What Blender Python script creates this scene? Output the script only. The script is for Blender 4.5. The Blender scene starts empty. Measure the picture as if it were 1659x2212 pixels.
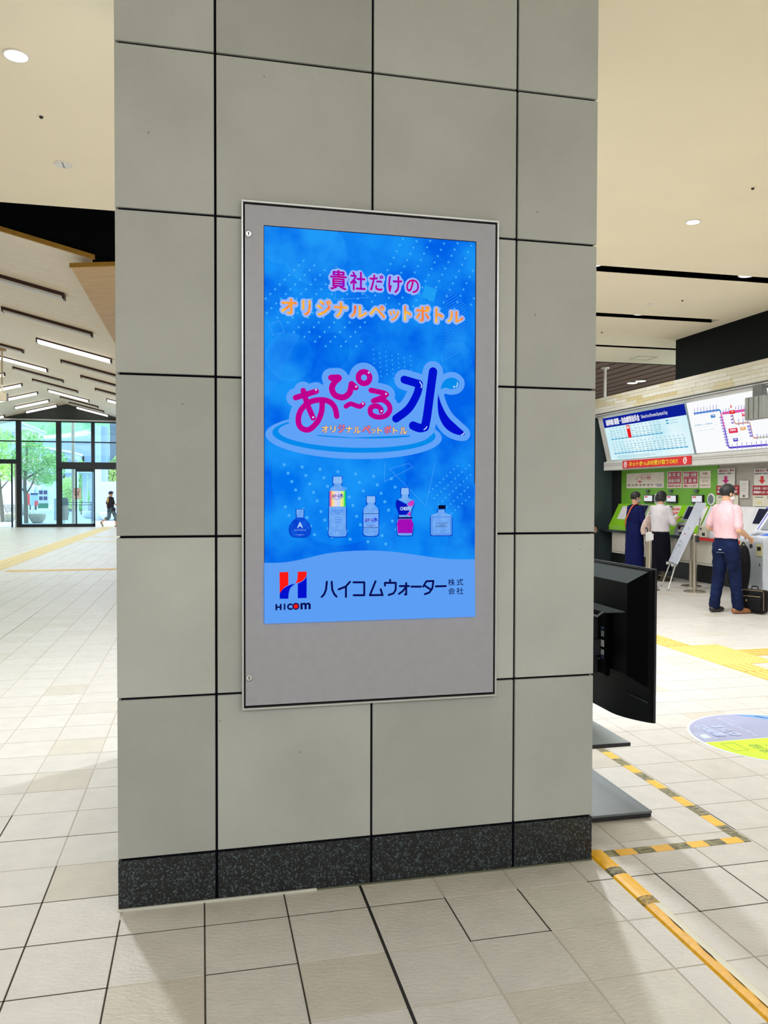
import bpy, bmesh, math, random
from mathutils import Vector, Matrix, Euler
random.seed(7)
S = bpy.context.scene
COL = S.collection
PI = math.pi

# ---------------------------------------------------------------- camera
W, H, FPX = 1659.0, 2212.0, 1718.3
EYE = Vector((0, 0, 1.5503))
PITCH, YAW, ROLL = -0.02239, 0.22512, 0.00243
_f = Vector((math.sin(YAW)*math.cos(PITCH), math.cos(YAW)*math.cos(PITCH), math.sin(PITCH)))
_r0 = Vector((math.cos(YAW), -math.sin(YAW), 0)); _u0 = _r0.cross(_f)
_r = _r0*math.cos(ROLL) + _u0*math.sin(ROLL)
_u = _u0*math.cos(ROLL) - _r0*math.sin(ROLL)
cam = bpy.data.objects.new('camera', bpy.data.cameras.new('camera')); COL.objects.link(cam)
cam.data.sensor_fit = 'HORIZONTAL'; cam.data.sensor_width = 36.0; cam.data.lens = 36.0*FPX/W
cam.data.clip_start = 0.05; cam.data.clip_end = 800
cam.matrix_world = Matrix(((_r.x, _u.x, -_f.x, EYE.x), (_r.y, _u.y, -_f.y, EYE.y), (_r.z, _u.z, -_f.z, EYE.z), (0, 0, 0, 1)))
S.camera = cam

# ---------------------------------------------------------------- world, lamps, exposure
S.view_settings.view_transform = 'Standard'; S.view_settings.look = 'None'
S.view_settings.exposure = 0.0; S.view_settings.gamma = 1.0
S.view_settings.use_curve_mapping = False
wd = bpy.data.worlds.new('overcast_sky'); S.world = wd; wd.use_nodes = True
_bg = wd.node_tree.nodes['Background']
_bg.inputs[0].default_value = (0.82, 0.92, 1.0, 1); _bg.inputs[1].default_value = 4.2

def area_light(name, loc, size, size_y, power, color, rot=(0, 0, 0), spread=PI):
    l = bpy.data.lights.new(name, 'AREA'); l.shape = 'RECTANGLE'; l.size = size; l.size_y = size_y
    l.energy = power; l.color = color; l.spread = spread
    o = bpy.data.objects.new(name, l); COL.objects.link(o); o.location = loc; o.rotation_euler = rot
    return o
HALL = (0.94, 0.975, 1.0)
area_light('lamp_left', (-1.12, 5.40, 4.26), 0.14, 0.14, 105, HALL)
area_light('lamp_right', (2.82, 7.10, 4.26), 0.22, 0.22, 225, HALL)
area_light('hall_fill_left', (-6.0, 5.0, 4.24), 6.0, 3.4, 125, HALL)  # broad unseen panel, added to brighten the left floor
area_light('hall_fill_right', (5.4, 6.6, 4.24), 3.2, 5.4, 160, HALL)  # unseen fill added over the right floor, wider than any fitting
area_light('hall_lights_ticket', (6.2, 13.4, 4.24), 2.2, 3.0, 90, HALL)
area_light('hall_lights_vault', (-4.0, 26.5, 4.4), 7.0, 22.0, 720, (0.86, 0.94, 1.0))
area_light('rear_fill', (0.6, -4.6, 4.24), 10.0, 3.4, 460, (0.92, 0.965, 1.0))  # added fill behind the camera, brightens the pillar front

def lin(c):
    c = c/255.0
    return c/12.92 if c <= 0.04045 else ((c+0.055)/1.055)**2.4
def rgb(c, k=1.0): return (lin(c[0])*k, lin(c[1])*k, lin(c[2])*k, 1)

# ---------------------------------------------------------------- surveying: the point where a line of sight meets a real plane
def ray(x, y): return _f + _r*((x-W/2)/FPX) - _u*((y-H/2)/FPX)
def atZ(x, y, z=0.0): d = ray(x, y); return EYE + d*((z-EYE.z)/d.z)
def atX(x, y, X): d = ray(x, y); return EYE + d*(X/d.x)
def atY(x, y, Y): d = ray(x, y); return EYE + d*(Y/d.y)
def project(p):
    d = Vector(p)-EYE; z = d.dot(_f)
    if z < 0.05: return None
    return (W/2+FPX*d.dot(_r)/z, H/2-FPX*d.dot(_u)/z)

# ---------------------------------------------------------------- materials
MATS = {}
def mat(name, c, rough=0.55, metal=0.0, spec=0.5, vary=0.05, scale=8.0, bump=0.0, bscale=60.0, stretch=None, emit=0.0, trans=0.0, col2=None):
    if name in MATS: return MATS[name]
    m = bpy.data.materials.new(name); m.use_nodes = True; nt = m.node_tree; b = nt.nodes['Principled BSDF']
    b.inputs['Roughness'].default_value = rough; b.inputs['Metallic'].default_value = metal
    b.inputs['Specular IOR Level'].default_value = spec
    tc = nt.nodes.new('ShaderNodeTexCoord'); mp = nt.nodes.new('ShaderNodeMapping')
    nt.links.new(tc.outputs['Object'], mp.inputs[0])
    if stretch: mp.inputs['Scale'].default_value = stretch
    n = nt.nodes.new('ShaderNodeTexNoise'); n.inputs['Scale'].default_value = scale; n.inputs['Detail'].default_value = 4
    nt.links.new(mp.outputs[0], n.inputs['Vector'])
    r = nt.nodes.new('ShaderNodeValToRGB'); r.color_ramp.elements[0].position = 0.3; r.color_ramp.elements[1].position = 0.7
    a = rgb(c); lo = tuple(v*(1-vary) for v in a[:3])+(1,); hi = tuple(min(1, v*(1+vary)) for v in a[:3])+(1,)
    if col2: lo, hi = a, rgb(col2)
    r.color_ramp.elements[0].color = lo; r.color_ramp.elements[1].color = hi
    nt.links.new(n.outputs[0], r.inputs[0]); nt.links.new(r.outputs[0], b.inputs['Base Color'])
    if bump:
        n2 = nt.nodes.new('ShaderNodeTexNoise'); n2.inputs['Scale'].default_value = bscale; n2.inputs['Detail'].default_value = 3
        nt.links.new(mp.outputs[0], n2.inputs['Vector'])
        bp = nt.nodes.new('ShaderNodeBump'); bp.inputs['Strength'].default_value = bump; bp.inputs['Distance'].default_value = 0.01
        nt.links.new(n2.outputs[0], bp.inputs['Height']); nt.links.new(bp.outputs[0], b.inputs['Normal'])
    if emit:
        nt.links.new(r.outputs[0], b.inputs['Emission Color']); b.inputs['Emission Strength'].default_value = emit
    MATS[name] = m
    return m
def glow(name, c, k=1.0, vary=0.0, scale=6.0, col2=None, stretch=None):
    """a lit surface: screen, lamp or backlit sheet"""
    if name in MATS: return MATS[name]
    m = bpy.data.materials.new(name); m.use_nodes = True; nt = m.node_tree
    for n in list(nt.nodes): nt.nodes.remove(n)
    o = nt.nodes.new('ShaderNodeOutputMaterial'); e = nt.nodes.new('ShaderNodeEmission'); e.inputs[1].default_value = k
    nt.links.new(e.outputs[0], o.inputs[0])
    if col2 is None: e.inputs[0].default_value = rgb(c)
    else:
        tc = nt.nodes.new('ShaderNodeTexCoord'); mp = nt.nodes.new('ShaderNodeMapping'); nt.links.new(tc.outputs['Object'], mp.inputs[0])
        if stretch: mp.inputs['Scale'].default_value = stretch
        n = nt.nodes.new('ShaderNodeTexNoise'); n.inputs['Scale'].default_value = scale; n.inputs['Detail'].default_value = 3
        nt.links.new(mp.outputs[0], n.inputs['Vector'])
        r = nt.nodes.new('ShaderNodeValToRGB'); r.color_ramp.elements[0].position = 0.35; r.color_ramp.elements[1].position = 0.65
        r.color_ramp.elements[0].color = rgb(c); r.color_ramp.elements[1].color = rgb(col2)
        nt.links.new(n.outputs[0], r.inputs[0]); nt.links.new(r.outputs[0], e.inputs[0])
    MATS[name] = m
    return m
def glass(name, tint=(235, 246, 250), refl=1.0, body=0.0):
    """a thin pane: mostly clear, fresnel reflection, a little milky body"""
    if name in MATS: return MATS[name]
    m = bpy.data.materials.new(name); m.use_nodes = True; nt = m.node_tree
    for n in list(nt.nodes): nt.nodes.remove(n)
    o = nt.nodes.new('ShaderNodeOutputMaterial'); t = nt.nodes.new('ShaderNodeBsdfTransparent'); t.inputs[0].default_value = rgb(tint)
    g = nt.nodes.new('ShaderNodeBsdfGlossy'); g.inputs['Roughness'].default_value = 0.02
    f = nt.nodes.new('ShaderNodeFresnel'); f.inputs[0].default_value = 1.45*refl
    mx = nt.nodes.new('ShaderNodeMixShader'); nt.links.new(f.outputs[0], mx.inputs[0]); nt.links.new(t.outputs[0], mx.inputs[1]); nt.links.new(g.outputs[0], mx.inputs[2])
    if body:
        d = nt.nodes.new('ShaderNodeBsdfDiffuse'); d.inputs[0].default_value = rgb((205, 225, 235))
        m2 = nt.nodes.new('ShaderNodeMixShader'); m2.inputs[0].default_value = body
        nt.links.new(mx.outputs[0], m2.inputs[1]); nt.links.new(d.outputs[0], m2.inputs[2]); nt.links.new(m2.outputs[0], o.inputs[0])
    else: nt.links.new(mx.outputs[0], o.inputs[0])
    MATS[name] = m
    return m

# ---------------------------------------------------------------- mesh building
class MB:
    def __init__(s, M=None): s.bm = bmesh.new(); s.M = M
    def v(s, p):
        p = Vector(p)
        return s.bm.verts.new(s.M @ p if s.M else p)
    def face(s, pts):
        try: return s.bm.faces.new([s.v(p) for p in pts])
        except ValueError: return None
    def hexa(s, c):
        v = [s.v(p) for p in c]
        for q in ((0, 3, 2, 1), (4, 5, 6, 7), (0, 1, 5, 4), (1, 2, 6, 5), (2, 3, 7, 6), (3, 0, 4, 7)): s.bm.faces.new([v[i] for i in q])
    def box(s, x0, x1, y0, y1, z0, z1):
        s.hexa([(x0, y0, z0), (x1, y0, z0), (x1, y1, z0), (x0, y1, z0), (x0, y0, z1), (x1, y0, z1), (x1, y1, z1), (x0, y1, z1)]); return s
    def slab(s, pts, d):
        """a flat polygon given thickness along vector d"""
        d = Vector(d); a = [s.v(p) for p in pts]; b = [s.v(Vector(p)+d) for p in pts]; n = len(pts)
        s.bm.faces.new(a[::-1]); s.bm.faces.new(b)
        for i in range(n): s.bm.faces.new([a[i], a[(i+1) % n], b[(i+1) % n], b[i]])
        return s
    def tube(s, pts, r, n=8, cap=True, flat=None):
        pts = [Vector(p) for p in pts]; k = len(pts)
        if not hasattr(r, '__len__'): r = [r]*k
        rings = []
        for i, p in enumerate(pts):
            t = (pts[min(i+1, k-1)]-pts[max(i-1, 0)]).normalized()
            a = Vector((0, 0, 1)) if abs(t.z) < 0.9 else Vector((0, 1, 0))
            x = t.cross(a).normalized(); y = x.cross(t).normalized()
            rings.append([s.v(p + x*(r[i]*math.cos(2*PI*j/n)) + y*(r[i]*math.sin(2*PI*j/n))) for j in range(n)])
        for i in range(k-1):
            for j in range(n): s.bm.faces.new([rings[i][j], rings[i][(j+1) % n], rings[i+1][(j+1) % n], rings[i+1][j]])
        if cap:
            s.bm.faces.new(rings[0][::-1]); s.bm.faces.new(rings[-1])
        return s
    def lathe(s, prof, c=(0, 0, 0), n=24, axis='Z', sy=1.0):
        c = Vector(c); rings = []
        for r, z in prof:
            ring = []
            for j in range(n):
                a = 2*PI*j/n; x, y = r*math.cos(a), r*math.sin(a)*sy
                q = {'Z': (x, y, z), 'X': (z, x, y), 'Y': (x, z, y)}[axis]
                ring.append(s.v(c+Vector(q)))
            rings.append(ring)
        for i in range(len(rings)-1):
            for j in range(n): s.bm.faces.new([rings[i][j], rings[i][(j+1) % n], rings[i+1][(j+1) % n], rings[i+1][j]])
        s.bm.faces.new(rings[0][::-1]); s.bm.faces.new(rings[-1])
        return s
    def build(s, name, m, parent=None, smooth=False, bevel=0.0, seg=1, recalc=True):
        if recalc: bmesh.ops.recalc_face_normals(s.bm, faces=s.bm.faces)
        if bevel:
            bmesh.ops.bevel(s.bm, geom=[e for e in s.bm.edges if e.calc_face_angle(0) > 0.5], offset=bevel, segments=seg, profile=0.6, affect='EDGES', clamp_overlap=True)
        if smooth:
            for f in s.bm.faces: f.smooth = True
        me = bpy.data.meshes.new(name); s.bm.to_mesh(me); s.bm.free()
        return link(name, me, m, parent)
def base_of(o):
    p = Vector((0, 0, 0))
    while o is not None: p += o.location; o = o.parent
    return p
def link(name, me, m, parent=None):
    if m is not None and not me.materials: me.materials.append(m)
    o = bpy.data.objects.new(name, me); COL.objects.link(o)
    if parent is not None:
        o.parent = parent; o.location = -base_of(parent)
    return o
def thing(name, label, cat, loc=(0, 0, 0), group=None):
    o = bpy.data.objects.new(name, None); COL.objects.link(o); o.location = loc; o.empty_display_size = 0.1
    return tag(o, label, cat, group)
def tag(o, label, cat, group=None):
    o['label'] = label; o['category'] = cat
    if group: o['group'] = group
    return o
def struct(o): o['kind'] = 'structure'; return o
def stuff(o): o['kind'] = 'stuff'; return o
def shell(name, loc=(0, 0, 0)):
    o = bpy.data.objects.new(name, None); COL.objects.link(o); o.location = loc; return struct(o)
def copy_tree(o, d, parent=None):
    c = o.copy(); COL.objects.link(c)
    if parent is not None: c.parent = parent
    else: c.location = o.location + Vector(d)
    for ch in o.children: copy_tree(ch, d, c)
    return c

# ---------------------------------------------------------------- flat print on real planes
class Plane:
    """a surface carrying print: origin o, right u, up v, towards the reader n"""
    def __init__(s, o, u, v, n=None):
        s.o = Vector(o); s.u = Vector(u).normalized(); s.v = Vector(v).normalized(); s.n = Vector(n).normalized() if n else s.u.cross(s.v).normalized()
    def at(s, x, y):
        d = ray(x, y); t = (s.o-EYE).dot(s.n)/d.dot(s.n); q = EYE+d*t-s.o
        return (q.dot(s.u), q.dot(s.v))
    def P(s, u, v, lay=1): return s.o + s.u*u + s.v*v + s.n*(0.0006*lay)
    def poly(s, mb, pts, lay=1):
        f = mb.face([s.P(u, v, lay) for u, v in pts]); return f
    def rect(s, mb, u0, v0, u1, v1, lay=1): s.poly(mb, [(u0, v0), (u1, v0), (u1, v1), (u0, v1)], lay)
    def disc(s, mb, c, ru, rv=None, lay=1, n=32, rot=0):
        rv = ru if rv is None else rv; cr, sr = math.cos(rot), math.sin(rot); pts = []
        for i in range(n):
            a = 2*PI*i/n; x, y = ru*math.cos(a), rv*math.sin(a); pts.append((c[0]+x*cr-y*sr, c[1]+x*sr+y*cr))
        s.poly(mb, pts, lay)
    def stroke(s, mb, pts, w, lay=1):
        w2 = w/2
        for p in pts: s.disc(mb, p, w2, lay=lay, n=14)
        for a, b in zip(pts, pts[1:]):
            d = Vector((b[0]-a[0], b[1]-a[1])); L = d.length
            if L < 1e-6: continue
            nx, ny = -d.y/L*w2, d.x/L*w2
            s.poly(mb, [(a[0]+nx, a[1]+ny), (a[0]-nx, a[1]-ny), (b[0]-nx, b[1]-ny), (b[0]+nx, b[1]+ny)], lay)
    def sheet(s, name, m, u0, v0, u1, v1, th, parent=None, lay=0):
        mb = MB(); mb.slab([s.P(u0, v0, lay), s.P(u1, v0, lay), s.P(u1, v1, lay), s.P(u0, v1, lay)], s.n*th); return mb.build(name, m, parent)
    def up(s, d): return Plane(s.o+s.n*d, s.u, s.v, s.n)
def spline(pts, k=6):
    out = []; n = len(pts)
    for i in range(n-1):
        p0, p1, p2, p3 = pts[max(i-1, 0)], pts[i], pts[i+1], pts[min(i+2, n-1)]
        for j in range(k):
            t = j/k
            out.append(tuple(0.5*((2*p1[a]) + (-p0[a]+p2[a])*t + (2*p0[a]-5*p1[a]+4*p2[a]-p3[a])*t*t + (-p0[a]+3*p1[a]-3*p2[a]+p3[a])*t**3) for a in range(len(p1))))
    out.append(tuple(pts[-1])); return out
def glyphs(body, offset=0.0):
    c = bpy.data.curves.new('lettering', 'FONT'); c.body = body; c.size = 1.0; c.offset = offset; c.resolution_u = 3
    o = bpy.data.objects.new('lettering', c); COL.objects.link(o)
    dg = bpy.context.evaluated_depsgraph_get(); dg.update()
    me = bpy.data.meshes.new_from_object(o.evaluated_get(dg))
    bpy.data.objects.remove(o); bpy.data.curves.remove(c)
    return me
def text(pl, body, u0, v0, u1, v1, m, parent, name='lettering', offset=0.0, lay=2, turn=0, only_rim=False):
    """writing fitted to the rectangle u0..u1, v0..v1 of a plane; offset thickens the strokes (a share of the height), with rounded corners"""
    me = glyphs(body); vs = [q.co.copy() for q in me.vertices]; polys = [tuple(p.vertices) for p in me.polygons]; bpy.data.meshes.remove(me)
    if not vs: return None
    x0, x1, y0, y1 = min(q.x for q in vs), max(q.x for q in vs), min(q.y for q in vs), max(q.y for q in vs)
    r = offset*abs(v1-v0); u0, u1, v0, v1 = u0+r, u1-r, v0+r, v1-r
    uv = []
    for q in vs:
        a = (q.x-x0)/(x1-x0); b = (q.y-y0)/(y1-y0) if y1 > y0 else 0.5
        if turn == 2: a, b = 1-a, 1-b
        uv.append((u0+(u1-u0)*a, v0+(v1-v0)*b))
    mb = MB()
    for p in polys: pl.poly(mb, [uv[i] for i in p], lay)
    if r:
        cnt = {}; top = lay
        for p in polys:
            for i in range(len(p)):
                e = tuple(sorted((p[i], p[(i+1) % len(p)]))); cnt[e] = cnt.get(e, 0)+1
        for (i, j), c in cnt.items():
            if c != 1: continue
            a, b = uv[i], uv[j]; dx, dy = b[0]-a[0], b[1]-a[1]; L_ = math.hypot(dx, dy)
            if L_ < 1e-7: continue
            nx, ny = -dy/L_*r, dx/L_*r; top += .02; pl.poly(mb, [(a[0]+nx, a[1]+ny), (a[0]-nx, a[1]-ny), (b[0]-nx, b[1]-ny), (b[0]+nx, b[1]+ny)], top)
            if r > .0015: top += .02; pl.disc(mb, a, r, lay=top, n=12)
    return mb.build(name, m, parent, recalc=False)

# ================================================================ SETTING
ZC = 4.277                                   # underside of the plaster ceiling
YP = 3.063; PX0, PX1, PD = -0.306, 1.610, 1.92   # the pillar
YFAR = 39.3                                  # glazed front of the hall

# ---- floor: stone tiles on a 0.3 m grid
def tile_material():
    m = bpy.data.materials.new('floor_stone'); m.use_nodes = True; nt = m.node_tree; b = nt.nodes['Principled BSDF']
    N = nt.nodes.new; L = nt.links.new
    g = N('ShaderNodeNewGeometry'); sub = N('ShaderNodeVectorMath'); sub.operation = 'SUBTRACT'; sub.inputs[1].default_value = (0.006, 2.592, 0)
    L(g.outputs['Position'], sub.inputs[0])
    sn = N('ShaderNodeVectorMath'); sn.operation = 'DIVIDE'; sn.inputs[1].default_value = (0.3, 0.3, 10); L(sub.outputs[0], sn.inputs[0])
    fl = N('ShaderNodeVectorMath'); fl.operation = 'FLOOR'; L(sn.outputs[0], fl.inputs[0])
    wn = N('ShaderNodeTexWhiteNoise'); wn.noise_dimensions = '3D'; L(fl.outputs[0], wn.inputs[0])
    r = N('ShaderNodeValToRGB'); r.color_ramp.elements[0].color = rgb((211, 206, 195)); r.color_ramp.elements[1].color = rgb((216, 211, 204))
    e = r.color_ramp.elements.new(0.06); e.color = rgb((204, 196, 182)); e = r.color_ramp.elements.new(0.14); e.color = rgb((211, 206, 198))
    L(wn.outputs['Value'], r.inputs[0])
    n = N('ShaderNodeTexNoise'); n.inputs['Scale'].default_value = 9; n.inputs['Detail'].default_value = 6; L(g.outputs['Position'], n.inputs['Vector'])
    mr = N('ShaderNodeMapRange'); mr.inputs[1].default_value = 0.3; mr.inputs[2].default_value = 0.7; mr.inputs[3].default_value = 0.93; mr.inputs[4].default_value = 1.03
    L(n.outputs[0], mr.inputs[0])
    mx = N('ShaderNodeMix'); mx.data_type = 'RGBA'; mx.blend_type = 'MULTIPLY'; mx.inputs[0].default_value = 1
    L(r.outputs[0], mx.inputs[6]); L(mr.outputs[0], mx.inputs[7]); L(mx.outputs[2], b.inputs['Base Color'])
    b.inputs['Roughness'].default_value = 0.34; b.inputs['Specular IOR Level'].default_value = 0.5
    mp = N('ShaderNodeMapping'); mp.inputs['Rotation'].default_value = (0, 0, 0.9); mp.inputs['Scale'].default_value = (1, 2.2, 1); L(g.outputs['Position'], mp.inputs[0])
    n2 = N('ShaderNodeTexNoise'); n2.inputs['Scale'].default_value = 34; n2.inputs['Detail'].default_value = 6; n2.inputs['Roughness'].default_value = 0.6; L(mp.outputs[0], n2.inputs['Vector'])
    bp = N('ShaderNodeBump'); bp.inputs['Strength'].default_value = 0.35; bp.inputs['Distance'].default_value = 0.012; L(n2.outputs[0], bp.inputs['Height']); L(bp.outputs[0], b.inputs['Normal'])
    return m
M_TILE = tile_material()
M_GROUT = mat('grout', (178, 170, 154), rough=0.9, col2=(204, 198, 188), scale=0.55)
FX0, FX1, FY0, FY1 = -13.5, 14.4, -6.6, 39.0
floor = struct(MB().box(FX0-0.3, FX1+0.3, FY0-0.3, YFAR+0.1, -0.12, -0.0016).build('floor', M_GROUT))
def tile_verts(x, y, s=0.296, sx=None):
    h = s/2; hx = (sx or s)/2; k = 0.0016
    return [(x-hx, y-h, -0.006), (x+hx, y-h, -0.006), (x+hx, y+h, -0.006), (x-hx, y+h, -0.006),
            (x-hx+k, y-h+k, 0), (x+hx-k, y-h+k, 0), (x+hx-k, y+h-k, 0), (x-hx+k, y+h-k, 0)]
TF = [(4, 5, 6, 7), (0, 1, 5, 4), (1, 2, 6, 5), (2, 3, 7, 6), (3, 0, 4, 7)]
_t = bpy.data.meshes.new('tile'); _t.from_pydata(tile_verts(0, 0), [], TF); _t.materials.append(M_TILE)
cells = []
for i in range(int((FX0-0.006)/0.3), int((FX1-0.006)/0.3)):
    for j in range(int((FY0-2.592)/0.3), int((FY1-2.592)/0.3)):
        x, y = 0.156+0.3*i, 2.742+0.3*j
        inside = PX0-0.01 < x < PX1+0.01 and YP < y < YP+PD
        if inside: continue
        a = 0.0
        q = [project((x+dx, y+dy, 0)) for dx, dy in ((-.15, -.15), (.15, -.15), (.15, .15), (-.15, .15))]
        if all(q):
            ar = abs(sum(q[k][0]*q[(k+1) % 4][1]-q[(k+1) % 4][0]*q[k][1] for k in range(4)))/2
            mx, my = sum(p[0] for p in q)/4, sum(p[1] for p in q)/4
            vis = -60 < mx < W+60 and -60 < my < H+70 and not (262 < mx < 1270 and my < 1960-0.115*(mx-262) and y > YP)
            if vis: a = ar
        cells.append((a, x, y))
cells.sort(key=lambda c: -c[0])
for a, x, y in cells[:298]:
    o = link('tile', _t, None, floor); o.location = (x, y, 0)
vs, fs = [], []
for a, x, y in cells[298:]:
    k = len(vs); vs += tile_verts(x, y); fs += [tuple(k+i for i in f) for f in TF]
_m = bpy.data.meshes.new('tile_rest'); _m.from_pydata(vs, [], fs)
stuff(link('tile_rest', _m, M_TILE, floor))
# the wide black movement joint running past the pillar
mb = MB(); mb.box(0.6005, 0.6115, FY0, YP-0.005, -0.004, 0.0004); mb.build('movement_joint', mat('joint_sealant', (28, 26, 24), rough=0.7), floor)
# scattered dark joints where the grout has blackened
mb = MB(); rnd = random.Random(3)
for x, y0, y1 in ((0.006, 1.6, 3.06), (0.306, 1.7, 3.06), (-0.294, 2.2, 3.0), (-0.594, 1.8, 3.5), (0.906, 2.59, 2.9), (1.206, 2.59, 2.9), (1.806, 2.59, 2.9), (2.106, 2.59, 2.9), (2.406, 3.2, 3.5),
                  (-0.894, 2.9, 4.1), (-1.494, 4.2, 6.3), (-1.194, 4.3, 5.1), (-2.994, 6.0, 11.5), (-2.094, 6.3, 11.1), (-2.394, 6.6, 9.6)):
    mb.box(x-0.0022, x+0.0022, y0, y1, -0.004, -0.0006)
for y, x0, x1 in ((2.892, -1.0, 0.9), (2.592, -0.9, -0.29), (2.592, 0.006, 0.306), (2.592, 0.91, 1.21), (2.592, 1.8, 2.1), (2.892, 1.5, 2.45), (3.192, -1.2, -0.32), (3.492, -1.5, -0.9), (3.792, -1.6, -0.3), (5.292, -2.2, -1.5), (5.892, -2.0, -1.5)):
    mb.box(x0, x1, y-0.0022, y+0.0022, -0.004, -0.0006)
mb.build('dark_joint', mat('dark_grout', (52, 44, 36), rough=0.9), floor)

# ---- pillar: granite skirting and stone panels with black open joints
M_PANEL = mat('pillar_stone', (182, 185, 182), rough=0.62, vary=0.08, scale=2.2, bump=0.25, bscale=160)
def panel_material():
    m = M_PANEL; nt = m.node_tree; N = nt.nodes.new; L = nt.links.new; b = nt.nodes['Principled BSDF']
    oi = N('ShaderNodeObjectInfo'); mr = N('ShaderNodeMapRange'); mr.inputs[3].default_value = 0.86; mr.inputs[4].default_value = 1.10; L(oi.outputs['Random'], mr.inputs[0])
    src = b.inputs['Base Color'].links[0].from_socket
    mx = N('ShaderNodeMix'); mx.data_type = 'RGBA'; mx.blend_type = 'MULTIPLY'; mx.inputs[0].default_value = 1; L(src, mx.inputs[6]); L(mr.outputs[0], mx.inputs[7])
    tc = N('ShaderNodeTexCoord'); v = N('ShaderNodeTexVoronoi'); v.inputs['Scale'].default_value = 11; L(tc.outputs['Object'], v.inputs['Vector'])
    lt = N('ShaderNodeMath'); lt.operation = 'LESS_THAN'; lt.inputs[1].default_value = 0.045; L(v.outputs['Distance'], lt.inputs[0])
    wn = N('ShaderNodeTexNoise'); wn.inputs['Scale'].default_value = 3.0; L(tc.outputs['Object'], wn.inputs['Vector'])
    gt = N('ShaderNodeMath'); gt.operation = 'GREATER_THAN'; gt.inputs[1].default_value = 0.56; L(wn.outputs[0], gt.inputs[0])
    mu = N('ShaderNodeMath'); mu.operation = 'MULTIPLY'; L(lt.outputs[0], mu.inputs[0]); L(gt.outputs[0], mu.inputs[1])
    ms = N('ShaderNodeMath'); ms.operation = 'MULTIPLY'; ms.inputs[1].default_value = 0.45; L(mu.outputs[0], ms.inputs[0])
    m2 = N('ShaderNodeMix'); m2.data_type = 'RGBA'; L(ms.outputs[0], m2.inputs[0]); L(mx.outputs[2], m2.inputs[6]); m2.inputs[7].default_value = rgb((70, 62, 50)); L(m2.outputs[2], b.inputs['Base Color'])
panel_material()
def granite():
    m = bpy.data.materials.new('black_granite'); m.use_nodes = True; nt = m.node_tree; N = nt.nodes.new; L = nt.links.new; b = nt.nodes['Principled BSDF']
    tc = N('ShaderNodeTexCoord'); v = N('ShaderNodeTexNoise'); v.inputs['Scale'].default_value = 150; v.inputs['Detail'].default_value = 3; L(tc.outputs['Object'], v.inputs['Vector'])
    r = N('ShaderNodeValToRGB'); r.color_ramp.elements[0].position = 0.52; r.color_ramp.elements[0].color = rgb((8, 13, 18)); r.color_ramp.elements[1].position = 0.72; r.color_ramp.elements[1].color = rgb((92, 106, 116))
    L(v.outputs[0], r.inputs[0]); L(r.outputs[0], b.inputs['Base Color']); b.inputs['Roughness'].default_value = 0.35
    return m
M_GRAN = granite()
pillar = shell('pillar', (PX0, YP, 0)); pillar['label'] = 'square pillar clad in grey stone panels with black granite skirting'
G = 0.0045
MB().box(PX0+0.012, PX1-0.012, YP+0.012, YP+PD-0.012, 0, ZC).build('core', mat('pillar_joint', (14, 15, 24), rough=0.9, spec=0.1), pillar)
cols = [(0, 0.358), (0.358, 0.959), (0.959, 1.560), (1.560, 1.916)]
rows = [(0.19+0.6*k, min(ZC, 0.79+0.6*k)) for k in range(7)]
def face_panels(fn, z0, z1, m, name):
    for a, b_ in cols:
        x0, x1 = a+(G if a > 0 else 0), b_-(G if b_ < 1.9 else 0)
        mb = MB(); fn(mb, x0, x1, z0+G, z1-G); mb.build(name, m, pillar, bevel=0.0018)
def fr(mb, a, b_, z0, z1): mb.box(PX0+a, PX0+b_, YP, YP+0.02, z0, z1)
def bk(mb, a, b_, z0, z1): mb.box(PX0+a, PX0+b_, YP+PD-0.02, YP+PD, z0, z1)
def lf(mb, a, b_, z0, z1): mb.box(PX0, PX0+0.02, YP+max(a, .021), YP+min(b_, PD-.021), z0, z1)
def rt(mb, a, b_, z0, z1): mb.box(PX1-0.02, PX1, YP+max(a, .021), YP+min(b_, PD-.021), z0, z1)
for fn in (fr, bk, lf, rt):
    for z0, z1 in rows: face_panels(fn, z0, z1, M_PANEL, 'stone_panel')
    for a, b_ in cols:
        mb = MB(); fn(mb, a+(G if a > 0 else 0), b_-(G if b_ < 1.9 else 0), 0.0, 0.19-G); mb.build('skirting_panel', M_GRAN, pillar, bevel=0.0015)
mb = MB(); mb.box(PX0-0.004, PX0+0.74, YP-0.007, YP+0.001, 0.0, 0.008); mb.build('edge_trim', mat('white_sealant', (214, 214, 206), rough=0.6), pillar)
mb = MB(); mb.box(PX0+0.74, PX1, YP-0.005, YP+0.001, 0.0, 0.006); mb.build('edge_trim', mat('grey_sealant', (96, 100, 84), rough=0.7), pillar)

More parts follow.
